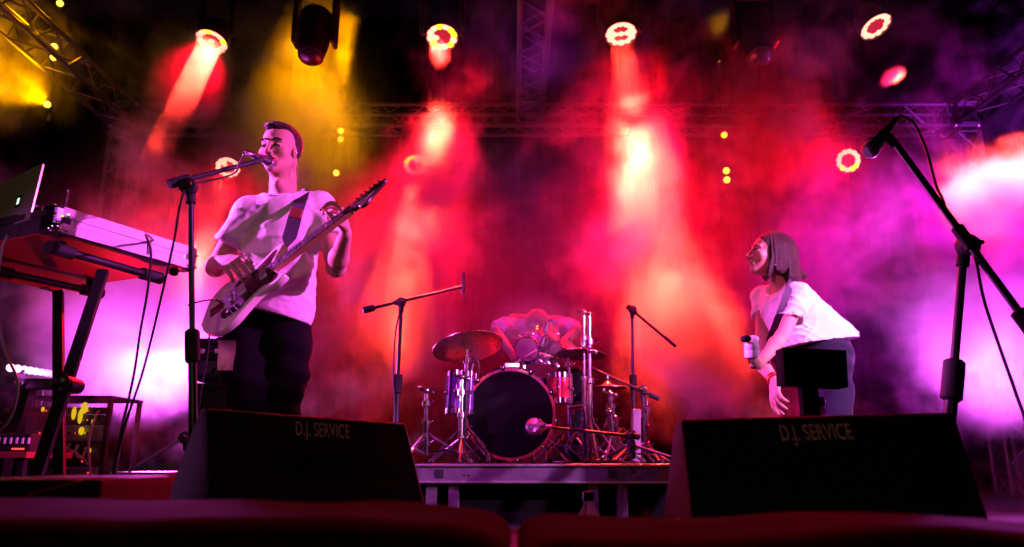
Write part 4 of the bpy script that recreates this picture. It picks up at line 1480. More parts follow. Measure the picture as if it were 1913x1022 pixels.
# ---------------------------------------------------------------- flight case table, laptop
UZ = 1.08
C1 = PZ(97, 432, UZ)
u = Vector((.42, .907, 0)).normalized(); v = Vector((-.907, .42, 0)).normalized()
LU, LV, HH = .59, .86, .092
CM = Matrix((u, v, Vector((0, 0, 1)))).transposed().to_4x4()
CM = Matrix.Translation(C1) @ CM
def cb(name, c, s, m, parent, bev=.0, label=None):
    q = MB().box(c, s, None, bev)
    return part(name, MB().add([CM @ Vector(x) for x in q.v], q.f), m, parent, label)
M_CASE = mat('red_lit_laminate', (.30, .05, .03), .35, 0, .5, var=.12)  # red light on the underside is put into this colour
M_CASED = mat('case_black_laminate', (.03, .03, .03), .5, bump=.2)
M_PROF = mat('case_aluminium', (.60, .58, .64), .38, .85, bump=.3, bscale=900, var=.1)
t = thing('flight_case', 'open flight case tray with aluminium edge tilted over the keyboard stand at left', 'flight case', C1)
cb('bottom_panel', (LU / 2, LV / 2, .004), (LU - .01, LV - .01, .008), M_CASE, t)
for c, s, nm in (((LU / 2, .004, HH / 2), (LU - .01, .008, HH - .01), 0), ((LU / 2, LV - .004, HH / 2), (LU - .01, .008, HH - .01), 0), ((.004, LV / 2, HH / 2), (.008, LV - .02, HH - .01), 1), ((LU - .004, LV / 2, HH / 2), (.008, LV - .02, HH - .01), 0)):
    cb('side_panel', c, s, M_CASED, t)
# extrusion on the long edge facing the stage: three ribs
for z0, z1, yy in ((.002, .036, -.006), (.036, .056, -.0035), (.056, .093, -.006)):
    cb('edge_profile', (LU / 2, yy / 2 - .001, (z0 + z1) / 2), (LU - .05, abs(yy) + .004, z1 - z0 - .0012), M_PROF, t, .001)
cb('edge_profile', (-.004, LV / 2, .068), (.008, LV - .06, .020), M_CASED, t, .001)
cb('latch', (LU * .62, -.010, .036), (.012, .004, .05), M_CASED, t, .001)
for x, y in ((0, 0), (LU, 0), (0, LV), (LU, LV)):
    cr = cb('corner_cap', (x + (.028 if x == 0 else -.028), y + (.028 if y == 0 else -.028), HH / 2), (.072, .072, HH + .008), mat('corner_steel', (.25, .25, .27), .25, 1), t, .012)
    for sx, sz in ((0, .012), (0, .062), (.045, .012), (.045, .062)):
        xx = (x + sx - .004) if x == 0 else (x - sx + .004)
        yy = (y - .010) if y == 0 else (y + .010)
        part('rivet', MB().ball(CM @ Vector((xx, yy, sz)), .0045, 5), M_CHROME, cr, smooth=True)
    part('ball_corner', MB().ball(CM @ Vector((x + (.012 if x == 0 else -.012), y + (.012 if y == 0 else -.012), .018)), .026, 8), M_CHROME, t, smooth=True)
for x, y in ((.10, .10), (.55, .06), (.55, .55), (.12, .60), (.30, .80)):
    part('rubber_foot', MB().lathe(CM @ Vector((x, y, 0)), (0, 0, -1), [(-.002, .019), (.018, .016), (.022, .010)], 14), M_RUBBER, t, smooth=True)
# laptop on the tray
t = thing('laptop', 'silver laptop seen from behind with a small lit window in its lid', 'laptop', CM @ Vector((.1, .3, HH)))
a, b, cc = P(50, 320, 2.50), P(57, 404, 2.42), P(-60, 372, 2.72)
x_ = (a - cc).normalized(); y_ = (a - b); y_ = (y_ - x_ * y_.dot(x_)); hgt = y_.length; y_.normalize(); z_ = x_.cross(y_)
LM = Matrix.Translation(b) @ Matrix((x_, y_, z_)).transposed().to_4x4()
wid = hgt * 1.42
def lb(name, c, s, m, bev=.002):
    q = MB().box(c, s, None, bev)
    return part(name, MB().add([LM @ Vector(k) for k in q.v], q.f), m, t)
M_LAP = mat('laptop_aluminium', (.30, .30, .28), .55, .3, var=.05)
lb('lid', (-wid / 2, hgt / 2, 0), (wid, hgt, .007), M_LAP, .003)
lb('lid_edge', (.001, hgt / 2, 0), (.003, hgt - .01, .0075), mat('pale_yellow_edge', (.7, .62, .3), .3, .5), .001)  # paler yellow strip down the side of the lid
lb('logo_surround', (-wid * .36, hgt * .40, .0045), (.034, .045, .0015), mat('logo_dark', (.02, .02, .03), .5), .0)
lb('lit_logo', (-wid * .36, hgt * .40, .0058), (.014, .023, .001), mat('logo_light', (.5, .6, .5), .4, emit=((.75, 1, .75), 1.2), var=0, rvar=0), .0)
q = MB().box((-wid / 2, -.002, -.11), (wid, .014, .225), None, .004)
part('base', MB().add([LM @ Vector(k) for k in q.v], q.f), M_LAP, t)
# dark interface and cables lying along the near edge
t = thing('audio_interface', 'low black box with knobs lying on the corner of the flight case', 'audio interface', CM @ Vector((.06, .12, HH)))
cb('body', (.115, .24, HH + .018), (.12, .26, .045), M_BLACKPAINT, t, .004)
for i in range(5):
    part('knob', MB().lathe(CM @ Vector((.052, .14 + i * .045, HH + .02)), -u, [(0, .010), (.014, .009), (.016, .006)], 12), M_RUBBER, t, smooth=True)
for i, cl_ in enumerate(((1, .8, .05), (.3, 1, .1))):
    part('indicator', MB().ball(CM @ Vector((.020 + i * .02, -.012, HH - .035 + i * .012)), .003, 4), mat('indicator_%s' % ('yellow', 'green')[i], (.1, .1, .1), emit=(cl_, 2.5), var=0), t)
part('antenna', MB().tube([CM @ Vector((.12, .13, HH + .03)), CM @ Vector((.12, .13, HH + .115))], .003, 6), M_BLACK, t)
for i, off in enumerate((.0, .03)):
    pts = [CM @ Vector((.03, .10 + k * .09 + off, HH + .012 + .012 * math.sin(k * 2.1 + i))) + Vector((-.012 * i, 0, 0)) for k in range(8)]
    solo('cable', 'tangled black cable lying along the flight case edge' if i == 0 else 'second black cable bundled along the flight case edge nearer the laptop', 'cable', MB().tube(curve(pts, 5), .007, 6), M_CABLE)
# X-shaped stand
t = thing('keyboard_stand', 'black X-shaped keyboard stand with padded arms under the flight case', 'stand', (P(110, 900, 2.5).x, 2.6, 0))
def arm(a, b, nm='support_arm'):
    a, b = Vector(a), Vector(b)
    o = part(nm, MB().tube([a, b], .016, 12), M_BLACK, t, smooth=True)
    for p, q in ((a, b), (b, a)):
        d = (q - p).normalized()
        part('sleeve', MB().tube([p - d * .005, p + d * .085], .024, 12), M_RUBBER, o, smooth=True)
    return o
zb = UZ - .040
A1_, A2_ = PZ(92, 462, zb), PZ(298, 520, zb)
B1_, B2_ = PZ(-22, 503, zb), PZ(188, 548, zb)
arm(A1_, A2_); arm(B1_, B2_)
def leg(a, b, w_=.024, d_=.038):
    a, b = Vector(a), Vector(b)
    ax = (b - a).normalized()
    m3 = frame(ax, Vector((.2, -1, 0)))
    q = MB().box((a + b) / 2, ((b - a).length, d_, w_), m3, .004)
    return part('leg', q, M_BLACK, t)
La, Lb = A1_.lerp(A2_, .46) - Vector((0, 0, .03)), Vector((P(62, 890, 2.2).x - .03, 2.18, .02))
Lc, Ld = B1_.lerp(B2_, .60) - Vector((0, 0, .03)), Vector((P(134, 890, 2.55).x + .03, 2.50, .02))
leg(La, Lb); leg(Lc, Ld)
for k in (Lb, Ld):
    part('foot_bar', MB().tube([k + u * -.22 + Vector((0, 0, .0)), k + u * .22], .018, 10), M_RUBBER, t, smooth=True)
xp = P(118, 718, 2.36)
part('clamp', MB().lathe(xp + Vector((0, .03, 0)), (0, -1, 0), [(-.05, .024), (0, .028), (.025, .027), (.03, .016)], 20).box(xp + Vector((-.07, .0, .0)), (.09, .03, .035), bev=.006), M_BLACK, t, smooth=True)
part('clamp_lever', MB().tube(curve([xp + Vector((-.10, 0, .01)), xp + Vector((-.12, -.005, -.03)), xp + Vector((-.125, -.01, -.13))], 5), [.015] * 6 + [.017] * 5, 8), M_RUBBER, t, smooth=True)
part('clamp_knob', MB().lathe(xp + Vector((.02, -.03, .005)), (0.3, -1, 0), [(0, .014), (.01, .020), (.024, .020), (.028, .012)], 16), M_BLACK, t, smooth=True)
# cables hanging from the case
k0 = CM @ Vector((.38, -.012, .07))
solo('cable', 'black cable hanging from the middle of the flight case edge to the floor', 'cable',
     MB().tube(curve([CM @ Vector((.36, .02, HH)), k0, P(272, 438, 2.5), P(282, 470, 2.48), P(276, 540, 2.46), P(262, 620, 2.44), P(250, 700, 2.42), P(228, 800, 2.4), P(205, 920, 2.36), (P(205, 920, 2.36).x - .06, 2.3, .01)], 8), .0042, 6), M_CABLE)
solo('cable', 'thin violet-lit cable curling down at the left picture edge', 'cable',
     MB().tube(curve([P(14, 440, 2.2), P(3, 470, 2.2), P(-6, 560, 2.2), P(8, 650, 2.2), P(33, 715, 2.2), P(20, 780, 2.2), P(-12, 815, 2.2), P(-40, 850, 2.2), (P(-40, 850, 2.2).x, 2.2, .02)], 8), .0040, 6), mat('grey_cable', (.22, .2, .24), .4))
solo('cable', 'black cable looping on the floor beneath the singer\'s microphone stand', 'cable',
     MB().tube(curve([P(185, 935, 1.9), P(205, 915, 1.9), P(230, 905, 1.95), P(246, 918, 2.0), P(250, 945, 2.0)], 8), .0050, 6), M_CABLE)

# ---------------------------------------------------------------- amplifier on its cabinet
def amp(label, x0, x1, ytop, ybot, Y, name, knobs):
    a, b = P(x0, ytop, Y), P(x1, ybot, Y)
    wx, hz = b.x - a.x, a.z - b.z
    c = Vector(((a.x + b.x) / 2, Y + .14, (a.z + b.z) / 2))
    t = thing(name, label, 'amplifier' if knobs else 'speaker cabinet', (c.x, c.y, b.z))
    fr = MB()
    e = .025
    for cc, s in (((0, 0, hz / 2 - e / 2), (wx, .28, e)), ((0, 0, -hz / 2 + e / 2), (wx, .28, e)), ((-wx / 2 + e / 2, 0, 0), (e, .28, hz - 2 * e)), ((wx / 2 - e / 2, 0, 0), (e, .28, hz - 2 * e))):
        fr.box(c + Vector(cc), s, bev=.004)
    part('cabinet', fr, M_DARKWOOD, t)
    part('back_panel', MB().box(c + Vector((0, .10, 0)), (wx - .052, .01, hz - .052)), M_DARKWOOD, t)
    zt = hz / 2 - e
    if knobs:
        part('control_panel', MB().box(c + Vector((0, -.115, zt - .042)), (wx - .054, .02, .078)), M_BLACK, t)
        for i in range(6):
            part('knob', MB().lathe(c + Vector((-wx / 2 + .06 + i * (wx - .12) / 5, -.126, zt - .042)), (0, -1, 0), [(0, .014), (.014, .013), (.016, .008)], 14), M_CHROME if i % 2 else M_WHITE, t, smooth=True)
        zt -= .085
    part('grille_cloth', MB().box(c + Vector((0, -.105, (zt - hz / 2 + e) / 2)), (wx - .056, .02, zt + hz / 2 - e - .006), bev=.003), mat('grille_cloth', (.07, .05, .09), .8, bump=.6, bscale=700) if knobs else M_DARKWOOD, t)
    if knobs:
        part('handle', MB().tube(curve([c + Vector((-.09, 0, hz / 2)), c + Vector((-.06, 0, hz / 2 + .025)), c + Vector((.06, 0, hz / 2 + .025)), c + Vector((.09, 0, hz / 2))], 5), .008, 6), M_RUBBER, t, smooth=True)
        part('badge', MB().box(c + Vector((-.03, -.118, -.06)), (.012, .004, .034), Matrix.Rotation(R(25), 3, 'Y')), M_CHROME, t)
    return t
amp('guitar amplifier with a row of knobs standing behind the singer\'s leg', 358, 462, 632, 708, 3.9, 'guitar_amplifier', True)
amp('black speaker cabinet under the guitar amplifier behind the left wedge monitor', 366, 462, 716, 925, 3.9, 'speaker_cabinet', False)
# olive sheet by the trouser leg, red cloth on the other side
p = P(422, 664, 3.05)
q = []
for i in range(7):
    for k in range(2):
        x = P(404 + 34 * k, 664, 2.86)
        q.append((x.x + .002 * i * (1 - k), 2.86 + .006 * math.sin(i * .9), P(420, 636 + 56 * i / 6, 2.86).z))
m_ = MB().add(q, [(2 * i, 2 * i + 1, 2 * i + 3, 2 * i + 2) for i in range(6)])
nb = len(m_.v)
m_.add([(x, y + .003, z) for x, y, z in q], [(2 * i, 2 * i + 2, 2 * i + 3, 2 * i + 1) for i in range(6)])
solo('cloth', 'small square olive cloth hanging at the singer\'s hip in front of the amplifier', 'cloth', m_, mat('olive_cloth', (.34, .30, .16), .9, bump=.3, bscale=500))
a = P(568, 655, 3.16)
q = []
for i in range(7):
    for k in range(2):
        q.append((a.x - .030 + .055 * k + .004 * math.sin(i), 3.16 + .008 * math.sin(i * 1.1), P(560, 652 + 72 * i / 6, 3.16).z))
m_ = MB().add(q, [(2 * i, 2 * i + 1, 2 * i + 3, 2 * i + 2) for i in range(6)])
m_.add([(x, y + .003, z) for x, y, z in q], [(2 * i, 2 * i + 2, 2 * i + 3, 2 * i + 1) for i in range(6)])
solo('cloth', 'dull red cloth tucked at the back pocket of the singer\'s trousers', 'cloth', m_, mat('red_cloth', (.30, .02, .03), .9, bump=.3, bscale=500))

# low silver rack unit on the floor
t = thing('power_amplifier', 'silver-edged rack unit with small red digits on the floor behind the left cables', 'amplifier', (P(255, 900, 4.4).x, 4.4, .02))
a, b = P(203, 880, 4.3), P(305, 948, 4.3)
c = Vector(((a.x + b.x) / 2, 4.45, (a.z) / 2))
part('chassis', MB().box(c, (b.x - a.x, .3, a.z - .01), bev=.01), mat('rack_grey', (.22, .2, .24), .35, .6), t)
for k in (0.28, .62):
    part('rail', MB().box((c.x, 4.295, a.z * (1 - k * .6)), (b.x - a.x + .01, .012, .022), bev=.003), M_ALU, t)
p = P(254, 916, 4.28)
for k in range(3):
    part('digit', MB().box((p.x + k * .022 - .02, 4.285, p.z), (.012, .004, .020)), mat('red_digit', (.1, .0, .0), emit=((1, .12, .03), 2.5), var=0), t)

# rack of gear far left with amber light as glowing patches, and a desk beneath
def gear():
    Y = 4.6
    t = thing('equipment_rack', 'cluttered rack of lit equipment behind the legs of the keyboard stand', 'equipment rack', (P(110, 850, Y).x, Y + .2, 0))
    a, b = P(52, 745, Y), P(184, 905, Y)
    cx, wx = (a.x + b.x) / 2, b.x - a.x
    for s in (0, 1):
        for yy in (Y + .02, Y + .38):
            part('side_rail', MB().box((a.x if s == 0 else b.x, yy, a.z / 2), (.025, .03, a.z), bev=.003), M_BLACK, t)
    part('top', MB().box((cx, Y + .2, a.z + .01), (wx + .03, .4, .02), bev=.003), M_BLACK, t)
    rng = random.Random(4)
    zz = a.z - .05
    k = 0
    M_PANEL = mat('rack_panel', (.05, .045, .05), .45, .4)
    M_PANELR = mat('rack_panel_pale', (.32, .28, .30), .45, .3)
    M_AMB = mat('amber_glow', (.1, .08, .02), emit=((1, .62, .02), .75), var=0)
    M_RLED = mat('red_led', (.1, 0, 0), emit=((1, .05, .05), 3), var=0)
    while zz > .12:
        h_ = rng.choice((.044, .088, .066))
        un = part('rack_unit', MB().box((cx, Y + .02, zz - h_ / 2), (wx - .03, .05, h_ - .004), bev=.003), M_PANELR if k in (2, 5) else M_PANEL, t)
        for i in range(rng.randint(4, 8)):
            x = a.x + .03 + rng.random() * (wx - .08)
            part('knob', MB().lathe((x, Y - .006, zz - h_ / 2), (0, -1, 0), [(0, .008), (.012, .007)], 8), M_CHROME, un, smooth=True)
        for i in range(3):
            x = a.x + .03 + rng.random() * (wx - .06)
            part('indicator', MB().ball((x, Y - .008, zz - h_ / 2), .004, 4), M_RLED, un)
        zz -= h_
        k += 1
    for (px, py, sx, sz) in ((105, 768, .05, .06), (138, 772, .03, .08), (158, 762, .045, .07), (150, 778, .03, .09), (152, 805, .035, .05), (80, 765, .02, .03), (173, 788, .014, .03), (168, 842, .014, .03)):
        p = P(px, py, Y - .03)
        part('amber_patch', MB().ball((p.x, p.y, p.z), (sx / 2, .006, sz / 2), 6), M_AMB, t, smooth=True)  # yellow light on the gear, modelled as glowing patches
    # patch cables in front
    for i in range(9):
        x = a.x + .05 + i * wx / 10
        z0 = a.z * (.55 + .35 * rng.random()); z1 = .25 + .2 * rng.random()
        part('patch_cable', MB().tube(curve([(x, Y - .01, z0), (x + .01, Y - .06, z0 - .04), (x + .03 * rng.uniform(-1, 1), Y - .08, (z0 + z1) / 2), (x + .02, Y - .05, z1), (x + .02, Y, z1 - .03)], 5), .007 if i % 3 else .010, 5), mat('pale_patch_cable', (.5, .42, .5), .4) if i > 3 else M_CABLE, t, smooth=True)
    return t
gear()
Y = 3.8
a, b = P(-60, 850, Y), P(48, 862, Y)
t = thing('side_table', 'red-lit low table with a mixer on it at the lower left picture edge', 'table', ((a.x + b.x) / 2, Y + .2, 0))
part('tabletop', MB().box(((a.x + b.x) / 2, Y + .2, a.z), (b.x - a.x, .4, .03), bev=.004), mat('red_lit_board', (.30, .05, .04), .5), t)  # the red light on the table is put into its colour
for x in (a.x + .04, b.x - .04):
    for y in (Y + .04, Y + .36):
        part('leg', MB().box((x, y, a.z / 2 - .008), (.035, .035, a.z - .017), bev=.004), M_BLACK, t)
t = thing('mixer', 'small dark mixer with red lights on the low table at the left edge', 'mixer', ((a.x + b.x) / 2, Y + .2, a.z + .015))
c = Vector(((a.x + b.x) / 2, Y + .2, a.z + .06))
part('body', MB().box(c, (b.x - a.x - .06, .28, .09), bev=.008), M_BLACKPAINT, t)
for i in range(8):
    part('fader', MB().box((c.x - .10 + i * .03, Y + .055, c.z + .01), (.008, .008, .03)), M_WHITE, t)
for i in range(5):
    p = P(4 + i * 5, 846 + (i % 2), Y - .02)
    part('indicator', MB().ball((p.x, Y + .055, c.z - .03), .005, 4), mat('red_led', (.1, 0, 0), emit=((1, .05, .05), 3), var=0), t)
t = thing('monitor_screen', 'dim screens and gear standing in the dark at the far left edge', 'equipment', (P(20, 800, 5.0).x, 5.0, 0))
a, b = P(-40, 720, 5.0), P(50, 835, 5.0)
part('panel', MB().box(((a.x + b.x) / 2, 5.05, (a.z + b.z) / 2), (b.x - a.x, .08, a.z - b.z), bev=.005), mat('screen_dark', (.05, .06, .04), .3, var=.8, vscale=12), t)
part('stand', MB().box(((a.x + b.x) / 2, 5.06, b.z / 2), (.1, .1, b.z)), M_BLACK, t)
rng = random.Random(9)
for i in range(10):
    part('tile', MB().box((rng.uniform(a.x + .03, b.x - .03), 5.005, rng.uniform(b.z + .03, a.z - .03)), (.03, .006, .02)), mat('dim_tile', (.3, .28, .12), .5), t)
# ---------------------------------------------------------------- wedge monitors
M_LET = mat('worn_pink_lettering', (.9, .52, .60), .8, var=.55, vscale=120)
def wedge(label, tl, tr, zt_, lean, wside, txt_at, txt_size, depth=.40, logo=False, eL=None, eB=0, sx=.5, eR=None):
    """tl, tr: ends of the top edge of the panel that faces the crowd; lean: how far the panel's foot comes forward"""
    tl, tr = Vector(tl), Vector(tr)
    x = (tr - tl); W_ = x.length; x.normalize()
    fw = Vector((x.y, -x.x, 0)).normalized()       # towards the crowd
    t = thing('wedge_monitor', label, 'stage monitor', (tl + tr) / 2 * Vector((1, 1, 0)).length_squared if False else Vector(((tl.x + tr.x) / 2, (tl.y + tr.y) / 2, 0)), 'black wedge monitors on the stage edge')
    def q(s, f, z):
        p = tl + x * s + fw * f
        return Vector((p.x, p.y, z + (x.z * s)))
    z0 = tl.z
    e = wside
    e0 = wside if eL is None else eL
    e1 = wside if eR is None else eR
    v = [q(0, 0, z0), q(W_, 0, z0), q(W_ + e1, lean, .012), q(-e0, lean, .012),
         q(0, -.05, z0 + .0), q(W_, -.05, z0 + .0), q(W_ + e1, -depth, .012), q(-e - eB, -depth * .55, .012),
         q(W_ + e1, -depth, .07), q(-e - eB * .8, -depth * .55, .09)]
    f = [(0, 1, 2, 3), (0, 4, 5, 1), (4, 9, 8, 5), (9, 7, 6, 8), (3, 2, 6, 7), (0, 3, 7, 9, 4), (1, 5, 8, 6, 2)]
    bm = bmesh.new()
    vs = [bm.verts.new(p) for p in v]
    for ff in f:
        bm.faces.new([vs[i] for i in ff])
    bmesh.ops.recalc_face_normals(bm, faces=bm.faces)
    bmesh.ops.bevel(bm, geom=bm.edges[:], offset=.008, segments=3, affect='EDGES', profile=.6)
    bm.verts.index_update()
    mb = MB().add([k.co.copy() for k in bm.verts], [[k.index for k in ff.verts] for ff in bm.faces])
    bm.free()
    part('cabinet', mb, M_BLACKPAINT, t, smooth=True, angle=25)
    # performer side grille, handle cup on the left end
    n_g = (q(0, -.05, z0) - q(0, -depth, .07)); n_g = Vector((0, 0, 1)).cross(x)
    m3 = frame(x, n_g * 1 + Vector((0, 0, .9)))
    c = (q(W_ / 2, -.05, z0) + q(W_ / 2, -depth, .07)) / 2 + m3.col[2] * .008
    part('grille', MB().box(c, (W_ * .86, .34, .006), m3, .002), mat('steel_mesh', (.03, .03, .03), .5, .6, bump=1, bscale=800), t)
    ce = (v[0] + v[3] * 1.4 + v[6 + 1] * 1.3) / 3.7
    nrm = (v[3] - v[0]).cross(v[7] - v[0]).normalized()
    ce = ce + nrm * (.003 if nrm.dot(-x) > 0 else -.003)
    if nrm.dot(-x) < 0:
        nrm = -nrm
    m3 = frame(fw * 1.0 + Vector((0, 0, -.1)), nrm)
    o_ = smooth_outline([(-.055, -.10), (.0, -.115), (.055, -.085), (.058, .03), (.03, .115), (-.01, .12), (-.05, .06)], 4)
    M_ = Matrix.Translation(ce) @ m3.to_4x4()
    part('handle_cup', MB().extrude(o_, M_, -.004, .004), mat('handle_black', (.006, .006, .006), .6), t)
    ring = [M_ @ Vector((a, b, .005)) for a, b in o_]
    part('handle_rim', MB().tube(ring + [ring[0]], .004, 6), M_BLACK, t, smooth=True)
    part('handle_bar', MB().tube([M_ @ Vector((-.03, -.10, .009)), M_ @ Vector((.015, .105, .009))], .004, 6), mat('handle_bar', (.2, .15, .2), .4), t, smooth=True)
    # lettering
    pn = (v[3] - v[0]).cross(x); pn.normalize()
    if pn.dot(fw) < 0:
        pn = -pn
    y = (v[0] - v[3]); y = (y - x * y.dot(x)).normalized()
    pn = x.cross(y)
    def text(body, s, dn, size, sx, m, name, ex=.0003, shear=0):
        cu = bpy.data.curves.new(name, 'FONT')
        cu.body = body; cu.size = size; cu.extrude = ex
        cu.align_x = 'CENTER'; cu.space_character = 1.06
        cu.offset = .0006 if name == 'lettering' else .004
        tmp = bpy.data.objects.new('tmp', cu); sc.collection.objects.link(tmp)
        dg = bpy.context.evaluated_depsgraph_get()
        me = bpy.data.meshes.new_from_object(tmp.evaluated_get(dg))
        bpy.data.objects.remove(tmp)
        Mx = Matrix.Translation(q(s, 0, z0) - y * dn + pn * .0012) @ Matrix((x, y, pn)).transposed().to_4x4() @ Matrix.Diagonal((sx, 1, 1, 1))
        me.transform(Matrix.Translation(-t.location) @ Mx)
        me.materials.clear(); me.materials.append(m)
        me.name = name
        o = link(bpy.data.objects.new(name, me)); o.parent = t
        return o
    text('D.J. SERVICE', W_ * txt_at[0], txt_at[1], txt_size, sx, M_LET, 'lettering')
    if logo:
        text('ARCEL', W_ * .60, txt_at[1] + .082, .050, 1.75, mat('recessed_logo', (.004, .004, .004), .9), 'embossed_letters', .0006)
    return t
wedge('wedge monitor on the left, lettered above an engraved name, tilted down to the right',
      P(384, 762, 1.60), P(759, 791, 1.86), 0, .20, .016, (.545, .050), .049, logo=True, eL=-.012, eB=.06, sx=.46, eR=.035)
wedge('wedge monitor on the right, plain black with brown lettering, before the bending woman',
      P(1273, 783, 1.335), P(1783, 770, 1.345), 0, .175, .020, (.47, .046), .042, sx=.53, eR=-.030)

# ---------------------------------------------------------------- cloth-covered blocks along the crowd side
M_COVER = mat('dark_red_cloth', (.034, .004, .005), .95, 0, .04, bump=.25, bscale=350, var=.2)
def cover(label, x0, x1, y0, y1, ztop, seed, bumps, rl, rr):
    nx, ny = 120, 46
    n1 = hash_noise(seed)
    t_ = 0
    v = []
    rad = .05
    for j in range(ny + 1):
        # profile from the foot on the crowd side over the top to the back foot
        s = j / ny
        for i in range(nx + 1):
            u_ = i / nx
            x = x0 + (x1 - x0) * u_
            dl, dr = (x - x0), (x1 - x)
            drop = 0
            if dl < rl:
                drop += rl * .45 * (1 - math.sqrt(max(0, 1 - ((rl - dl) / rl) ** 2)))
            if dr < rr:
                drop += rr * .45 * (1 - math.sqrt(max(0, 1 - ((rr - dr) / rr) ** 2)))
            zt = ztop - drop
            for (bx, bw, bh) in bumps:
                zt += bh * math.exp(-((x - bx) / bw) ** 2)
            if s < .3:
                k = s / .3
                y, z = y0, -1.15 + (zt - rad + 1.15) * k
            elif s < .45:
                a = (s - .3) / .15 * math.pi / 2
                y, z = y0 + rad * (1 - math.cos(a)), zt - rad + rad * math.sin(a)
            elif s < .75:
                k = (s - .45) / .3
                y, z = y0 + rad + (y1 - y0 - 2 * rad) * k, zt
            elif s < .9:
                a = (s - .75) / .15 * math.pi / 2
                y, z = y1 - rad * (1 - math.sin(a)), zt - rad + rad * math.cos(a)
            else:
                k = (s - .9) / .1
                y, z = y1, zt - rad - (zt - rad + 1.15) * k
            top = 1 if z > zt - .12 else 0
            wv = float(n1(x * 1.0, y * 1.6, 0, 9)) * .006 + float(n1(x, y, 3, 26)) * .0022
            if top:
                z += wv
                y += wv * .5 * (1 if s < .5 else 0)
            v.append((x, y, z))
    f = [(j * (nx + 1) + i, j * (nx + 1) + i + 1, (j + 1) * (nx + 1) + i + 1, (j + 1) * (nx + 1) + i) for j in range(ny) for i in range(nx)]
    f.append(tuple(j * (nx + 1) for j in range(ny + 1)))
    f.append(tuple(j * (nx + 1) + nx for j in range(ny, -1, -1)))
    return solo('covered_block', label, 'covered block', MB().add(v, f), M_COVER, 'cloth-covered blocks along the crowd side of the stage', origin=((x0 + x1) / 2, (y0 + y1) / 2, -1.15))
Yc = .78
gx = P(961, 990, Yc).x
zL, zR = P(500, 930, Yc).z, P(1500, 948, Yc).z
cover('dark red cloth-covered block on the left of the gap in front of the stage', P(-260, 960, Yc).x, gx - .003, .50, .80, zL, 51, ((P(620, 930, Yc).x, .05, -.002), (P(880, 930, Yc).x, .05, -.006)), .03, .055)
cover('dark red cloth-covered block on the right of the gap in front of the stage', gx + .003, P(2180, 960, Yc).x, .50, .80, zR - .004, 52, ((P(1480, 930, Yc).x, .09, .006), (P(1200, 930, Yc).x, .06, -.001), (P(1850, 930, Yc).x, .12, -.006)), .035, .03)
# dark case at lower left
a, b = P(-60, 898, .95), P(193, 893, .95)
t = thing('floor_case', 'flat-topped black case at the lower left corner with a slanting red seam', 'case', ((a.x + b.x) / 2, 1.02, 0))
part('body', MB().box(((a.x + b.x) / 2, 1.05, b.z / 2), (b.x - a.x, .20, b.z), bev=.010), M_BLACKPAINT, t, smooth=True)
part('seam', MB().tube([P(50, 925, .945), P(150, 898, .945)], .0014, 6), mat('red_piping', (.5, .05, .05), .5), t)
# bottle
p = P(1100, 950, 2.0)
t = thing('bottle', 'small plastic bottle of amber drink with a dark cap between the wedge monitors', 'bottle', (p.x, p.y, 0))
zt_ = P(1100, 917, 2.0).z
base = Vector((p.x, p.y, 0))
hb = zt_ - .024
M_PET = mat('clear_plastic', (.9, .9, .9), .06, 0, .5, var=0, rvar=0)
M_PET.node_tree.nodes['Principled BSDF'].inputs['Alpha'].default_value = .22
M_TEA = mat('amber_drink', (.9, .28, .14), .1, 0, .5, var=0, rvar=0)
M_TEA.node_tree.nodes['Principled BSDF'].inputs['Transmission Weight'].default_value = .1
part('shell', MB().lathe(base, (0, 0, 1), [(0, .028), (.006, .033), (hb * .5, .033), (hb * .55, .030), (hb * .60, .033), (hb - .055, .033), (hb - .035, .027), (hb - .014, .0135), (hb, .0125)], 28), M_PET, t, smooth=True, angle=70)
part('drink', MB().lathe(base + Vector((0, 0, .004)), (0, 0, 1), [(0, .026), (.004, .031), (hb * .5, .031), (hb * .55, .028), (hb * .6, .031), (hb - .062, .031), (hb - .055, .029)], 28), M_TEA, t, smooth=True)
part('cap', MB().lathe(base + Vector((0, 0, hb)), (0, 0, 1), [(0, .0155), (.018, .0155), (.022, .0135), (.0225, .003)], 24), M_RUBBER, t, smooth=True)
# ---------------------------------------------------------------- riser
ZR = .325
M_RIS = mat('riser_aluminium', (.10, .09, .11), .45, .6, var=.25, vscale=14)
rx0, rx1, ry0, ry1 = P(772, 870, 4.28).x, P(1262, 870, 4.28).x + .03, 4.28, 6.2
t = thing('drum_riser', 'low metal-edged platform on square legs carrying the drum kit', 'platform', ((rx0 + rx1) / 2, (ry0 + ry1) / 2, 0))
part('deck', MB().box(((rx0 + rx1) / 2, (ry0 + ry1) / 2, ZR - .008), (rx1 - rx0, ry1 - ry0, .016), bev=.002), M_FLOOR, t)
fr = part('front_rail', MB().box(((rx0 + rx1) / 2, ry0 - .012, ZR - .055), (rx1 - rx0 + .04, .022, .095), bev=.003), M_RIS, t)
part('rail_lip', MB().box(((rx0 + rx1) / 2, ry0 - .020, ZR - .008), (rx1 - rx0 + .05, .03, .014), bev=.003), M_ALU, fr)
part('rail_lip', MB().box(((rx0 + rx1) / 2, ry0 - .020, ZR - .098), (rx1 - rx0 + .05, .03, .012), bev=.003), M_ALU, fr)
for px in (822, 1143):
    part('lock_slot', MB().box((P(px, 880, ry0).x, ry0 - .026, ZR - .052), (.045, .006, .045), bev=.002), M_BLACK, fr)
for px in (868, 876, 1094, 1102, 1184, 1191):
    part('bolt', MB().lathe((P(px, 886, ry0).x, ry0 - .023, ZR - .060), (0, -1, 0), [(0, .006), (.004, .005), (.005, .002)], 8), M_CHROME, fr, smooth=True)
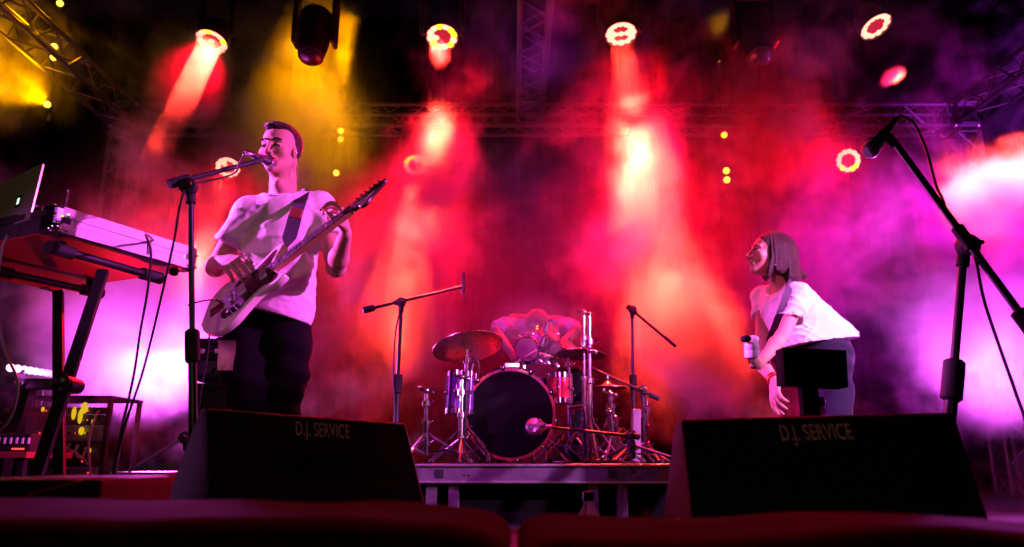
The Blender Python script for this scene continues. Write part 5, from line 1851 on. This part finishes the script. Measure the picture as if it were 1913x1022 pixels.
for s, X in ((0, rx0), (1, rx1)):
    part('side_rail', MB().box((X + (-.011 if s == 0 else .011), (ry0 + ry1) / 2, ZR - .055), (.020, ry1 - ry0, .094), bev=.003), M_RIS, t)
for px in (806, 848, 1108, 1162):
    for y in (ry0 + .03, ry1 - .1):
        part('leg', MB().box((P(px, 900, ry0).x, y, (ZR - .104) / 2), (.058, .058, ZR - .106), bev=.004), M_RIS, t)
for px in (1215,):
    part('leg', MB().box((P(px, 900, ry0).x, ry0 + .4, (ZR - .104) / 2), (.04, .04, ZR - .106), bev=.004), M_RIS, t)

part('shade_panel', MB().box(((rx0 + rx1) / 2, ry0 + .12, (ZR - .106) / 2 + .002), (rx1 - rx0 - .06, .01, ZR - .112)), mat('dead_black', (.003, .003, .003), .9, 0, .05), t)  # added black sheet standing in for the dark under the riser

# ---------------------------------------------------------------- drum kit
M_SHELL = mat('violet_lacquer', (.10, .03, .22), .15, .2, .6, coat=1, var=.3)
M_SHELLR = mat('red_lit_lacquer', (.45, .04, .05), .15, .2, .6, coat=1, var=.3)  # red light on the shells, put into their colour
M_HEADW = mat('clear_drum_head', (.14, .07, .09), .3, 0, .5)
M_HEADB = mat('black_drum_head', (.003, .003, .0035), .5, 0, .08, var=.3)
def drum(name, label, c, ax, r, depth, shell, head, lugs=8, hoop=M_CHROME, parent=None, front_claws=False):
    ax = Vector(ax).normalized(); c = Vector(c)
    t = thing(name, label, 'drum', c)
    part('shell', MB().lathe(c, ax, [(0, r * .985), (depth, r * .985)], 48), shell, t, smooth=True, angle=30)
    for z, sgn in ((0, -1), (depth, 1)):
        part('hoop', MB().lathe(c + ax * (z - sgn * .022), ax * sgn, [(0, r * .99), (0, r * 1.035), (.030, r * 1.035), (.030, r * .97), (.020, r * .965)], 48), hoop, t, smooth=True, angle=30)
        part('head', MB().lathe(c + ax * z, ax * sgn, [(0, r * .965), (.006, r * .96), (.010, r * .5), (.011, .002)], 48), head, t, smooth=True)
    a = ax.orthogonal().normalized(); b = ax.cross(a)
    for k in range(lugs):
        an = 2 * math.pi * (k + .5) / lugs
        o = (a * math.cos(an) + b * math.sin(an))
        lg = part('lug', MB().ball(c + ax * depth / 2 + o * r * 1.03, .016, 5), M_CHROME, t, smooth=True)
        part('tension_rod', MB().tube([c + ax * -.012 + o * r * 1.065, c + ax * (depth + .012) + o * r * 1.065], .0045, 6), M_CHROME, lg)
        if front_claws:
            part('claw', MB().box(c - ax * .004 + o * r * 1.05, (.032, .028, .045), frame(o, ax), .006), M_CHROME, t, smooth=True)
    return t
bc = P(953, 775, 4.62)
bc.z = ZR + .292
drum('bass_drum', 'large bass drum with a black front head in the middle of the kit', bc, (0, 1, 0), .268, .42, M_SHELL, M_HEADB, 10, mat('dark_red_hoop', (.25, .03, .04), .25, coat=.6), None, True)
def chrome_leg(mb, p, q, r=.009):
    return mb.tube([p, q], r, 8)
def kit_stand(label, name, foot, top, group='chrome stands of the drum kit', leg=.24, turn=.3, zs=.22, double=True, r=.012, cat='stand'):
    foot, top = Vector(foot), Vector(top)
    t = thing(name, label, cat, foot, group)
    d = (top - foot); L = d.length; d.normalize()
    part('tube', MB().tube([foot + d * .05, foot + d * L * .55], r * 1.35, 10), M_CHROME, t, smooth=True)
    part('upper_tube', MB().tube([foot + d * L * .55, top], r * .9, 10), M_CHROME, t, smooth=True)
    for k in (.28, .55, .82):
        jn = part('joint', MB().lathe(foot + d * (L * k - .02), d, [(0, r * 1.4), (.005, r * 2), (.035, r * 2), (.04, r * 1.4)], 12), M_CHROME, t, smooth=True)
        part('wing_screw', MB().tube([foot + d * L * k + Vector((.03, -.01, 0)), foot + d * L * k + Vector((.045, -.01, .014))], .006, 6), M_CHROME, jn)
    for k in range(3):
        an = turn + k * 2.094
        o = Vector((math.cos(an), math.sin(an), 0))
        e = foot + o * leg + Vector((0, 0, .012))
        up = foot + Vector((0, 0, zs))
        mid = up.lerp(e, .55)
        lg = part('leg', MB().tube([up + o * .01, e], .0085, 8), M_CHROME, t, smooth=True)
        part('brace', MB().tube([foot + Vector((0, 0, .05)), mid], .006, 6), M_CHROME, lg, smooth=True)
        part('rubber_foot', MB().ball(e, .015, 5), M_RUBBER, lg, smooth=True)
    return t
def on_riser(px, Y):
    p = P(px, 800, Y)
    return Vector((p.x, Y, ZR))
def cymbal(label, c, nrm, r, m=M_CYMBAL):
    nrm = Vector(nrm).normalized(); c = Vector(c)
    t = thing('cymbal', label, 'cymbal', c, 'cymbals of the drum kit')
    prof = [(-.0012, r)] + [(.001 + .020 * (1 - (k / 8) ** 1.6), r * (k / 8)) for k in range(8, 2, -1)] + [(.030, r * .20), (.044, r * .13), (.048, r * .05), (.048, .004)]
    inner = [(h - .0015, rr) for h, rr in prof[::-1]]
    b = MB().lathe(c - nrm * .03, nrm, prof, 56)
    b.lathe(c - nrm * .032, nrm, prof, 56)
    part('plate', b, m, t, smooth=True, angle=50)
    part('felt', MB().lathe(c + nrm * .018, nrm, [(0, .014), (.012, .014)], 12), M_RUBBER, t)
    part('wing_nut', MB().lathe(c + nrm * .030, nrm, [(0, .008), (.02, .007), (.03, .004)], 8), M_CHROME, t, smooth=True)
    return t
# left cymbal
cc = P(873, 640, 4.5)
cymbal('wide ride cymbal left of the kit, half dark and half glowing red', cc, (-.18, .30, 1), .215)
kit_stand('chrome cymbal stand under the ride cymbal left of the bass drum', 'cymbal_stand', on_riser(866, 4.55), cc + Vector((0, .02, .03)), turn=.5)
# the drummer, bowed over the toms with elbows out
def drummer():
    Y = 5.35
    hc = P(1004, 616, 5.06)
    t = thing('person', 'dim drummer in a light top bowed low behind the kit with both elbows out', 'person', (P(1003, 700, 5.5).x, 5.5, ZR))
    HM = head_frame(6, 52, 0)
    shR, shL = P(962, 600, 5.38), P(1044, 604, 5.38)
    elR, elL = P(926, 620, 5.16), P(1076, 618, 5.16)
    wrR, wrL = P(958, 662, 5.02), P(1042, 652, 5.02)
    chest = P(1003, 640, 5.42); pel = Vector((P(1003, 700, 5.55).x, 5.55, ZR + .62))
    f = Field(Vector((hc.x - .55, 4.72, ZR - .01)), Vector((hc.x + .55, 5.85, hc.z + .22)), .008)
    f.cap(shR, shL, .055, .055, .04); f.ell(chest, (.15, .10, .16), k=.05); f.cap(chest, pel, .10, .11, .05)
    f.cap(P(1003, 606, 5.36), hc, .055, .05, .03)
    for sh, el, wr in ((shR, elR, wrR), (shL, elL, wrL)):
        f.cap(sh, el, .05, .038, .02); f.cap(el, wr, .038, .026, .02)
    for s_ in (-1, 1):
        kn = Vector((pel.x + s_ * .26, 5.12, ZR + .56)); ft = Vector((pel.x + s_ * .24, 5.05, ZR + .06))
        f.cap(pel + Vector((s_ * .09, 0, -.02)), kn, .085, .06, .03); f.cap(kn, ft, .056, .038, .02); f.cap(ft + Vector((0, .05, -.02)), ft + Vector((0, -.14, -.02)), .036, .03, .02)
    hand(f, wrR, P(972, 674, 4.92) - wrR, Vector((.4, .3, -1)), [(50, 60, 40)] * 4, 1.0, .1, (.6, .5), side=1)
    hand(f, wrL, P(1030, 664, 4.92) - wrL, Vector((-.4, .3, -1)), [(50, 60, 40)] * 4, 1.0, .1, (.6, .5), side=-1)
    add_head(f, hc, HM, 1.0)
    f.mesh('body', mat('skin_dim', (.07, .035, .03), .5, 0, .3, bump=.1, bscale=260), t)  # skin darkened to keep the drummer dim: shade put into the colour
    h = Field(hc - Vector((.16, .18, .16)), hc + Vector((.16, .18, .18)), .005)
    h.ell(hc + HM @ Vector((0, .030, .040)), (.083, .102, .090), HM)
    h.ell(hc + HM @ Vector((0, -.115, -.02)), (.062, .085, .085), HM, .012, True)
    hn = hash_noise(8)
    h.warp(lambda X, Y_, Z: .003 * hn(X, Y_, Z, 90))
    h.mesh('hair', M_HAIR, t)
    s = Field(Vector((hc.x - .5, 4.9, ZR + .5)), Vector((hc.x + .5, 5.8, hc.z + .12)), .0075)
    s.cap(shR, shL, .068, .068, .05); s.ell(chest, (.172, .125, .18), k=.05); s.cap(chest, pel, .135, .14, .05)
    s.cap(shR, shR.lerp(elR, .75), .066, .075, .03); s.cap(shL, shL.lerp(elL, .75), .066, .075, .03)
    n_ = hash_noise(61)
    s.warp(lambda X, Y_, Z: .008 * n_(X, Y_, Z, 18) + .012 * np.maximum(0, 1 - 2.2 * np.abs(n_(X * 1.0, Y_, Z * .5, 24))) ** 2)
    s.mesh('t_shirt', mat('dimmed_cotton', (.17, .14, .17), .85, 0, .2, bump=.15, bscale=700, var=.06), t)  # light top with the dimness put into its colour
    j = Field(Vector((hc.x - .5, 4.9, ZR)), Vector((hc.x + .5, 5.8, ZR + .8)), .009)
    for s_ in (-1, 1):
        kn = Vector((pel.x + s_ * .26, 5.12, ZR + .56)); ft = Vector((pel.x + s_ * .24, 5.05, ZR + .10))
        j.cap(pel + Vector((s_ * .09, 0, -.02)), kn, .10, .075, .03); j.cap(kn, ft, .072, .06, .02)
    j.mesh('trousers', M_JEANS, t)
    for nm, (p, q), lab in ((0, (P(966, 676, 4.90), P(1000, 655, 4.62)), 'drumstick in the drummer\'s hand on the left, over the rack toms'), (1, (P(1036, 668, 4.90), P(1010, 660, 4.60)), 'drumstick in the drummer\'s hand on the right, over the rack toms')):
        solo('drumstick', lab, 'drumstick', MB().tube([p + (p - q) * .25, q, q + (q - p).normalized() * .012], [.007, .005, .006], 6), mat('pale_wood', (.6, .42, .25), .5))
drummer()
cymbal('small dark cymbal half hidden behind the rack toms', P(1062, 640, 5.0), (.30, -.25, .9), .13, mat('dark_bronze', (.16, .10, .08), .35, .9))
kit_stand('chrome stand of the small dark cymbal behind the rack toms', 'cymbal_stand', on_riser(1064, 5.04), P(1062, 641, 5.0), turn=1.1)
# rack toms over the bass drum
ta = P(990, 650, 4.78); tb = P(1028, 655, 4.85)
drum('rack_tom', 'rack tom turned with its round face up to the left above the bass drum', P(985, 652, 4.75), (.2, .75, .35), .080, .14, M_SHELL, M_HEADW, 6)
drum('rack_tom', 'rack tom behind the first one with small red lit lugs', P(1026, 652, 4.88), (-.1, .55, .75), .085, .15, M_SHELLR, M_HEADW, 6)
drum('snare_drum', 'drum seen from beneath showing its dull red lower head above the bass drum', P(1006, 690, 4.92), (.05, .28, 1), .120, .055, M_CHROME, mat('red_under_head', (.42, .10, .13), .5), 8)
t = thing('tom_mount', 'short chrome post and clamps on top of the bass drum', 'mount', P(975, 690, 4.8))
part('post', MB().tube([P(975, 700, 4.8), P(985, 660, 4.84)], .012, 8).tube([P(984, 672, 4.82), P(1035, 672, 4.9)], .009, 8), M_CHROME, t, smooth=True)
for px, py in ((1000, 668), (1015, 672), (1032, 678)):
    part('clamp', MB().lathe(P(px, py, 4.72), (.8, 0, -.5), [(0, .009), (.04, .010), (.05, .005)], 8), M_CHROME, t, smooth=True)
part('hinge', MB().box(P(957, 683, 4.78), (.10, .05, .035), bev=.006), M_CHROME, t)
# floor toms
drum('floor_tom', 'violet floor tom hung low on the left of the bass drum', P(858, 772, 4.62), (.04, .05, 1), .085, .24, M_SHELL, M_HEADW, 6)
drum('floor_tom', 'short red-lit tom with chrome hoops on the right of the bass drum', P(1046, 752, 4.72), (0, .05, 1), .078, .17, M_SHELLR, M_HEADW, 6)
# plain stands
def clamp_top(t, p):
    part('clamp', MB().ball(p, .02, 6).ball(p + Vector((.035, 0, -.012)), .014, 5).tube([p + Vector((-.045, 0, .01)), p + Vector((.045, 0, -.01))], .008, 6).ball(p + Vector((-.04, 0, .02)), .012, 5), M_CHROME, t, smooth=True)
p = P(797, 730, 4.45)
t = kit_stand('chrome stand with bare clamps at the far left of the kit', 'drum_stand', on_riser(797, 4.45), p, turn=.15, leg=.26, zs=.17)
clamp_top(t, p)
p = P(863, 705, 4.5)
t = kit_stand('chrome stand carrying the violet floor tom', 'drum_stand', on_riser(862, 4.46), p, turn=.9, leg=.17, zs=.14)
clamp_top(t, p)
p = P(1101, 592, 4.62)
t = kit_stand('tallest chrome stand right of the bass drum, nearer of a close pair', 'drum_stand', on_riser(1101, 4.6), p, turn=.6, leg=.25, zs=.26, r=.013)
clamp_top(t, P(1102, 655, 4.6))
p = P(1091, 584, 4.8)
t = kit_stand('tall chrome stand just behind the tallest one right of the bass drum', 'drum_stand', on_riser(1090, 4.8), p, turn=1.2, leg=.22, zs=.2, r=.011)
clamp_top(t, p)
p = P(1140, 735, 4.75)
t = kit_stand('short bright chrome stand right of the tall pair', 'drum_stand', on_riser(1141, 4.75), p, turn=.2, leg=.20, zs=.16, r=.014)
clamp_top(t, p)
# flat dark cymbals at right
cp_ = P(1086, 654, 4.9)
cymbal('dark flat cymbal edge-on across the tall stands', cp_, (.06, .10, 1), .16, mat('dark_bronze', (.16, .10, .08), .35, .9))
cymbal('lowest flat cymbal right of the kit level with the bass drum top', P(1135, 716, 4.95), (0, .03, 1), .12, mat('dark_bronze', (.16, .10, .08), .35, .9))
kit_stand('thin stand holding the lowest flat cymbal', 'cymbal_stand', on_riser(1160, 5.0), P(1136, 716, 4.97), turn=1.7, leg=.2)
# hi-hat pedal plates, bass pedal
def pedal(label, px, Y, ang):
    b = on_riser(px, Y)
    t = thing('foot_pedal', label, 'pedal', b, 'foot pedals')
    m3 = Matrix.Rotation(R(ang), 3, 'Z')
    part('base_plate', MB().box(b + Vector((0, 0, .008)), (.09, .26, .012), m3, .003), M_CHROME, t)
    part('footboard', MB().box(b + Vector((0, 0, .06)), (.08, .25, .010), m3 @ Matrix.Rotation(R(-22), 3, 'X'), .003), M_CHROME, t)
    part('frame', MB().tube([b + m3 @ Vector((-.05, .12, .01)), b + m3 @ Vector((-.05, .12, .17)), b + m3 @ Vector((.05, .12, .17)), b + m3 @ Vector((.05, .12, .01))], .009, 8), M_CHROME, t, smooth=True)
    part('beater', MB().tube([b + m3 @ Vector((0, .12, .17)), b + m3 @ Vector((0, .05, .30))], .005, 6).ball(b + m3 @ Vector((0, .05, .31)), .022, 6), M_CHROME, t, smooth=True)
pedal('chrome foot pedal at the lower right of the bass drum', 1062, 4.62, -32)
pedal('chrome foot pedal tipped on edge further right under the short stand', 1150, 4.62, 38)
# bright hardware bags of legs round the bass drum
for i, (px, a_, b_) in enumerate(((884, (888, 822), (912, 852)), (1068, (1062, 765), (1092, 700 + 60)), (1030, (1052, 812), (1018, 846)))):
    p, q = P(a_[0], a_[1], 4.42), P(b_[0], b_[1], 4.40)
    q.z = max(q.z, ZR + .01)
    q2 = Vector((q.x, q.y, ZR + .004))
    names = ('left spur leg of the bass drum hardware reaching the riser', 'slanted chrome strut between the red-lit tom and the tall stands', 'right spur leg of the bass drum hardware reaching the riser')
    t = thing('hardware_strut', names[i], 'strut', q2)
    d = (q - p).normalized()
    part('rod', MB().tube([p, q, q2], [.010, .010, .010], 8), M_CHROME, t, smooth=True)
    for k in range(4):
        c = p.lerp(q, .15 + k * .22)
        part('knurl', MB().lathe(c - d * .010, d, [(0, .012), (.003, .018), (.018, .018), (.021, .012)], 10), M_CHROME, t, smooth=True)
    part('foot', MB().ball(q2 + Vector((0, 0, .010)), .014, 6), M_RUBBER, t, smooth=True)
# stool
sp = Vector((P(1003, 700, 5.55).x, 5.56, ZR))
t = thing('drum_stool', 'drum stool under the drummer behind the bass drum', 'stool', sp)
part('seat', MB().lathe(sp + Vector((0, 0, .44)), (0, 0, 1), [(0, .15), (.02, .165), (.06, .165), (.08, .14), (.085, .01)], 32), M_RUBBER, t, smooth=True)
part('post', MB().tube([sp + Vector((0, 0, .1)), sp + Vector((0, 0, .46))], .014, 10), M_CHROME, t, smooth=True)
for k in range(3):
    an = .4 + k * 2.094
    part('leg', MB().tube([sp + Vector((0, 0, .26)), sp + Vector((math.cos(an) * .24, math.sin(an) * .24, .01))], .009, 8), M_CHROME, t, smooth=True)
# bass drum microphone on its low boom
ft = on_riser(1178, 4.42)
mic_stand('low microphone stand right of the kit aimed at the bass drum', ft, P(1178, 812, 4.40), P(1195, 816, 4.42), P(1022, 798, 4.34), leg=.30, r=.011, turn=.05, collar=.5)
t = thing('kick_microphone', 'round-headed chrome microphone before the black bass drum head', 'microphone', P(1000, 797, 4.33))
c = P(997, 797, 4.32)
part('grille', MB().ball(c, (.048, .050, .050), 12), mat('mic_chrome_mesh', (.45, .42, .48), .25, 1, bump=.8, bscale=500), t, smooth=True)
part('band', MB().lathe(c + Vector((.030, 0, 0)), (1, 0, 0), [(-.004, .043), (0, .048), (.010, .044), (.018, .030), (.05, .012), (.07, .010)], 24), M_CHROME, t, smooth=True)
# tall mic stands at right behind
mic_stand('thin dark boom stand right of the kit with its boom falling to the right', on_riser(1182, 5.15), P(1181, 580, 5.15), P(1172, 572, 5.17), P(1246, 634, 5.05), leg=.28, r=.012, turn=.6)
solo('pencil_microphone', 'short black microphone at the low end of the falling boom', 'microphone', MB().lathe(P(1240, 628, 5.05), (.55, 0, -.5), [(0, .006), (.01, .012), (.10, .012), (.11, .006)], 10), M_BLACK)
mic_stand('second dark boom stand right of the kit with a long boom from the cymbals', on_riser(1206, 4.95), P(1200, 728, 4.95), P(1232, 745, 4.92), P(1088, 680, 5.0), leg=.24, r=.011, turn=.9)
p = P(1207, 745, 4.6)
t = kit_stand('bent dim stand at the right end of the riser', 'drum_stand', on_riser(1206, 4.6), p, turn=.8, leg=.16, zs=.12, r=.009)
t = thing('cymbal_bag', 'pale slab leaning between the thin stands at the right end of the riser', 'case', on_riser(1190, 4.9))
part('body', MB().box(on_riser(1187, 4.86) + Vector((0, 0, .17)), (.055, .08, .33), Matrix.Rotation(R(3), 3, 'Y'), .01), mat('pale_fabric', (.14, .11, .14), .7), t)
# drum microphones clipped round the toms
for i, (px, py, Y, lab) in enumerate(((1020, 612, 4.85, 'small clip microphone over the right rack tom'), (1013, 640, 4.72, 'small clip microphone between the rack toms'), (880, 690, 4.6, 'small clip microphone at the rim of the violet floor tom'))):
    p = P(px, py, Y)
    t = thing('clip_microphone', lab, 'microphone', p)
    part('body', MB().lathe(p, (-.3, 0, -1), [(-.035, .010), (0, .016), (.03, .017), (.035, .012)], 12), M_BLACK, t, smooth=True)
    part('gooseneck', MB().tube(curve([p + Vector((.008, 0, .035)), p + Vector((.04, 0, .05)), p + Vector((.05, .01, -.02)), p + Vector((.03, .02, -.07))], 5), .005, 6), M_BLACK, t, smooth=True)
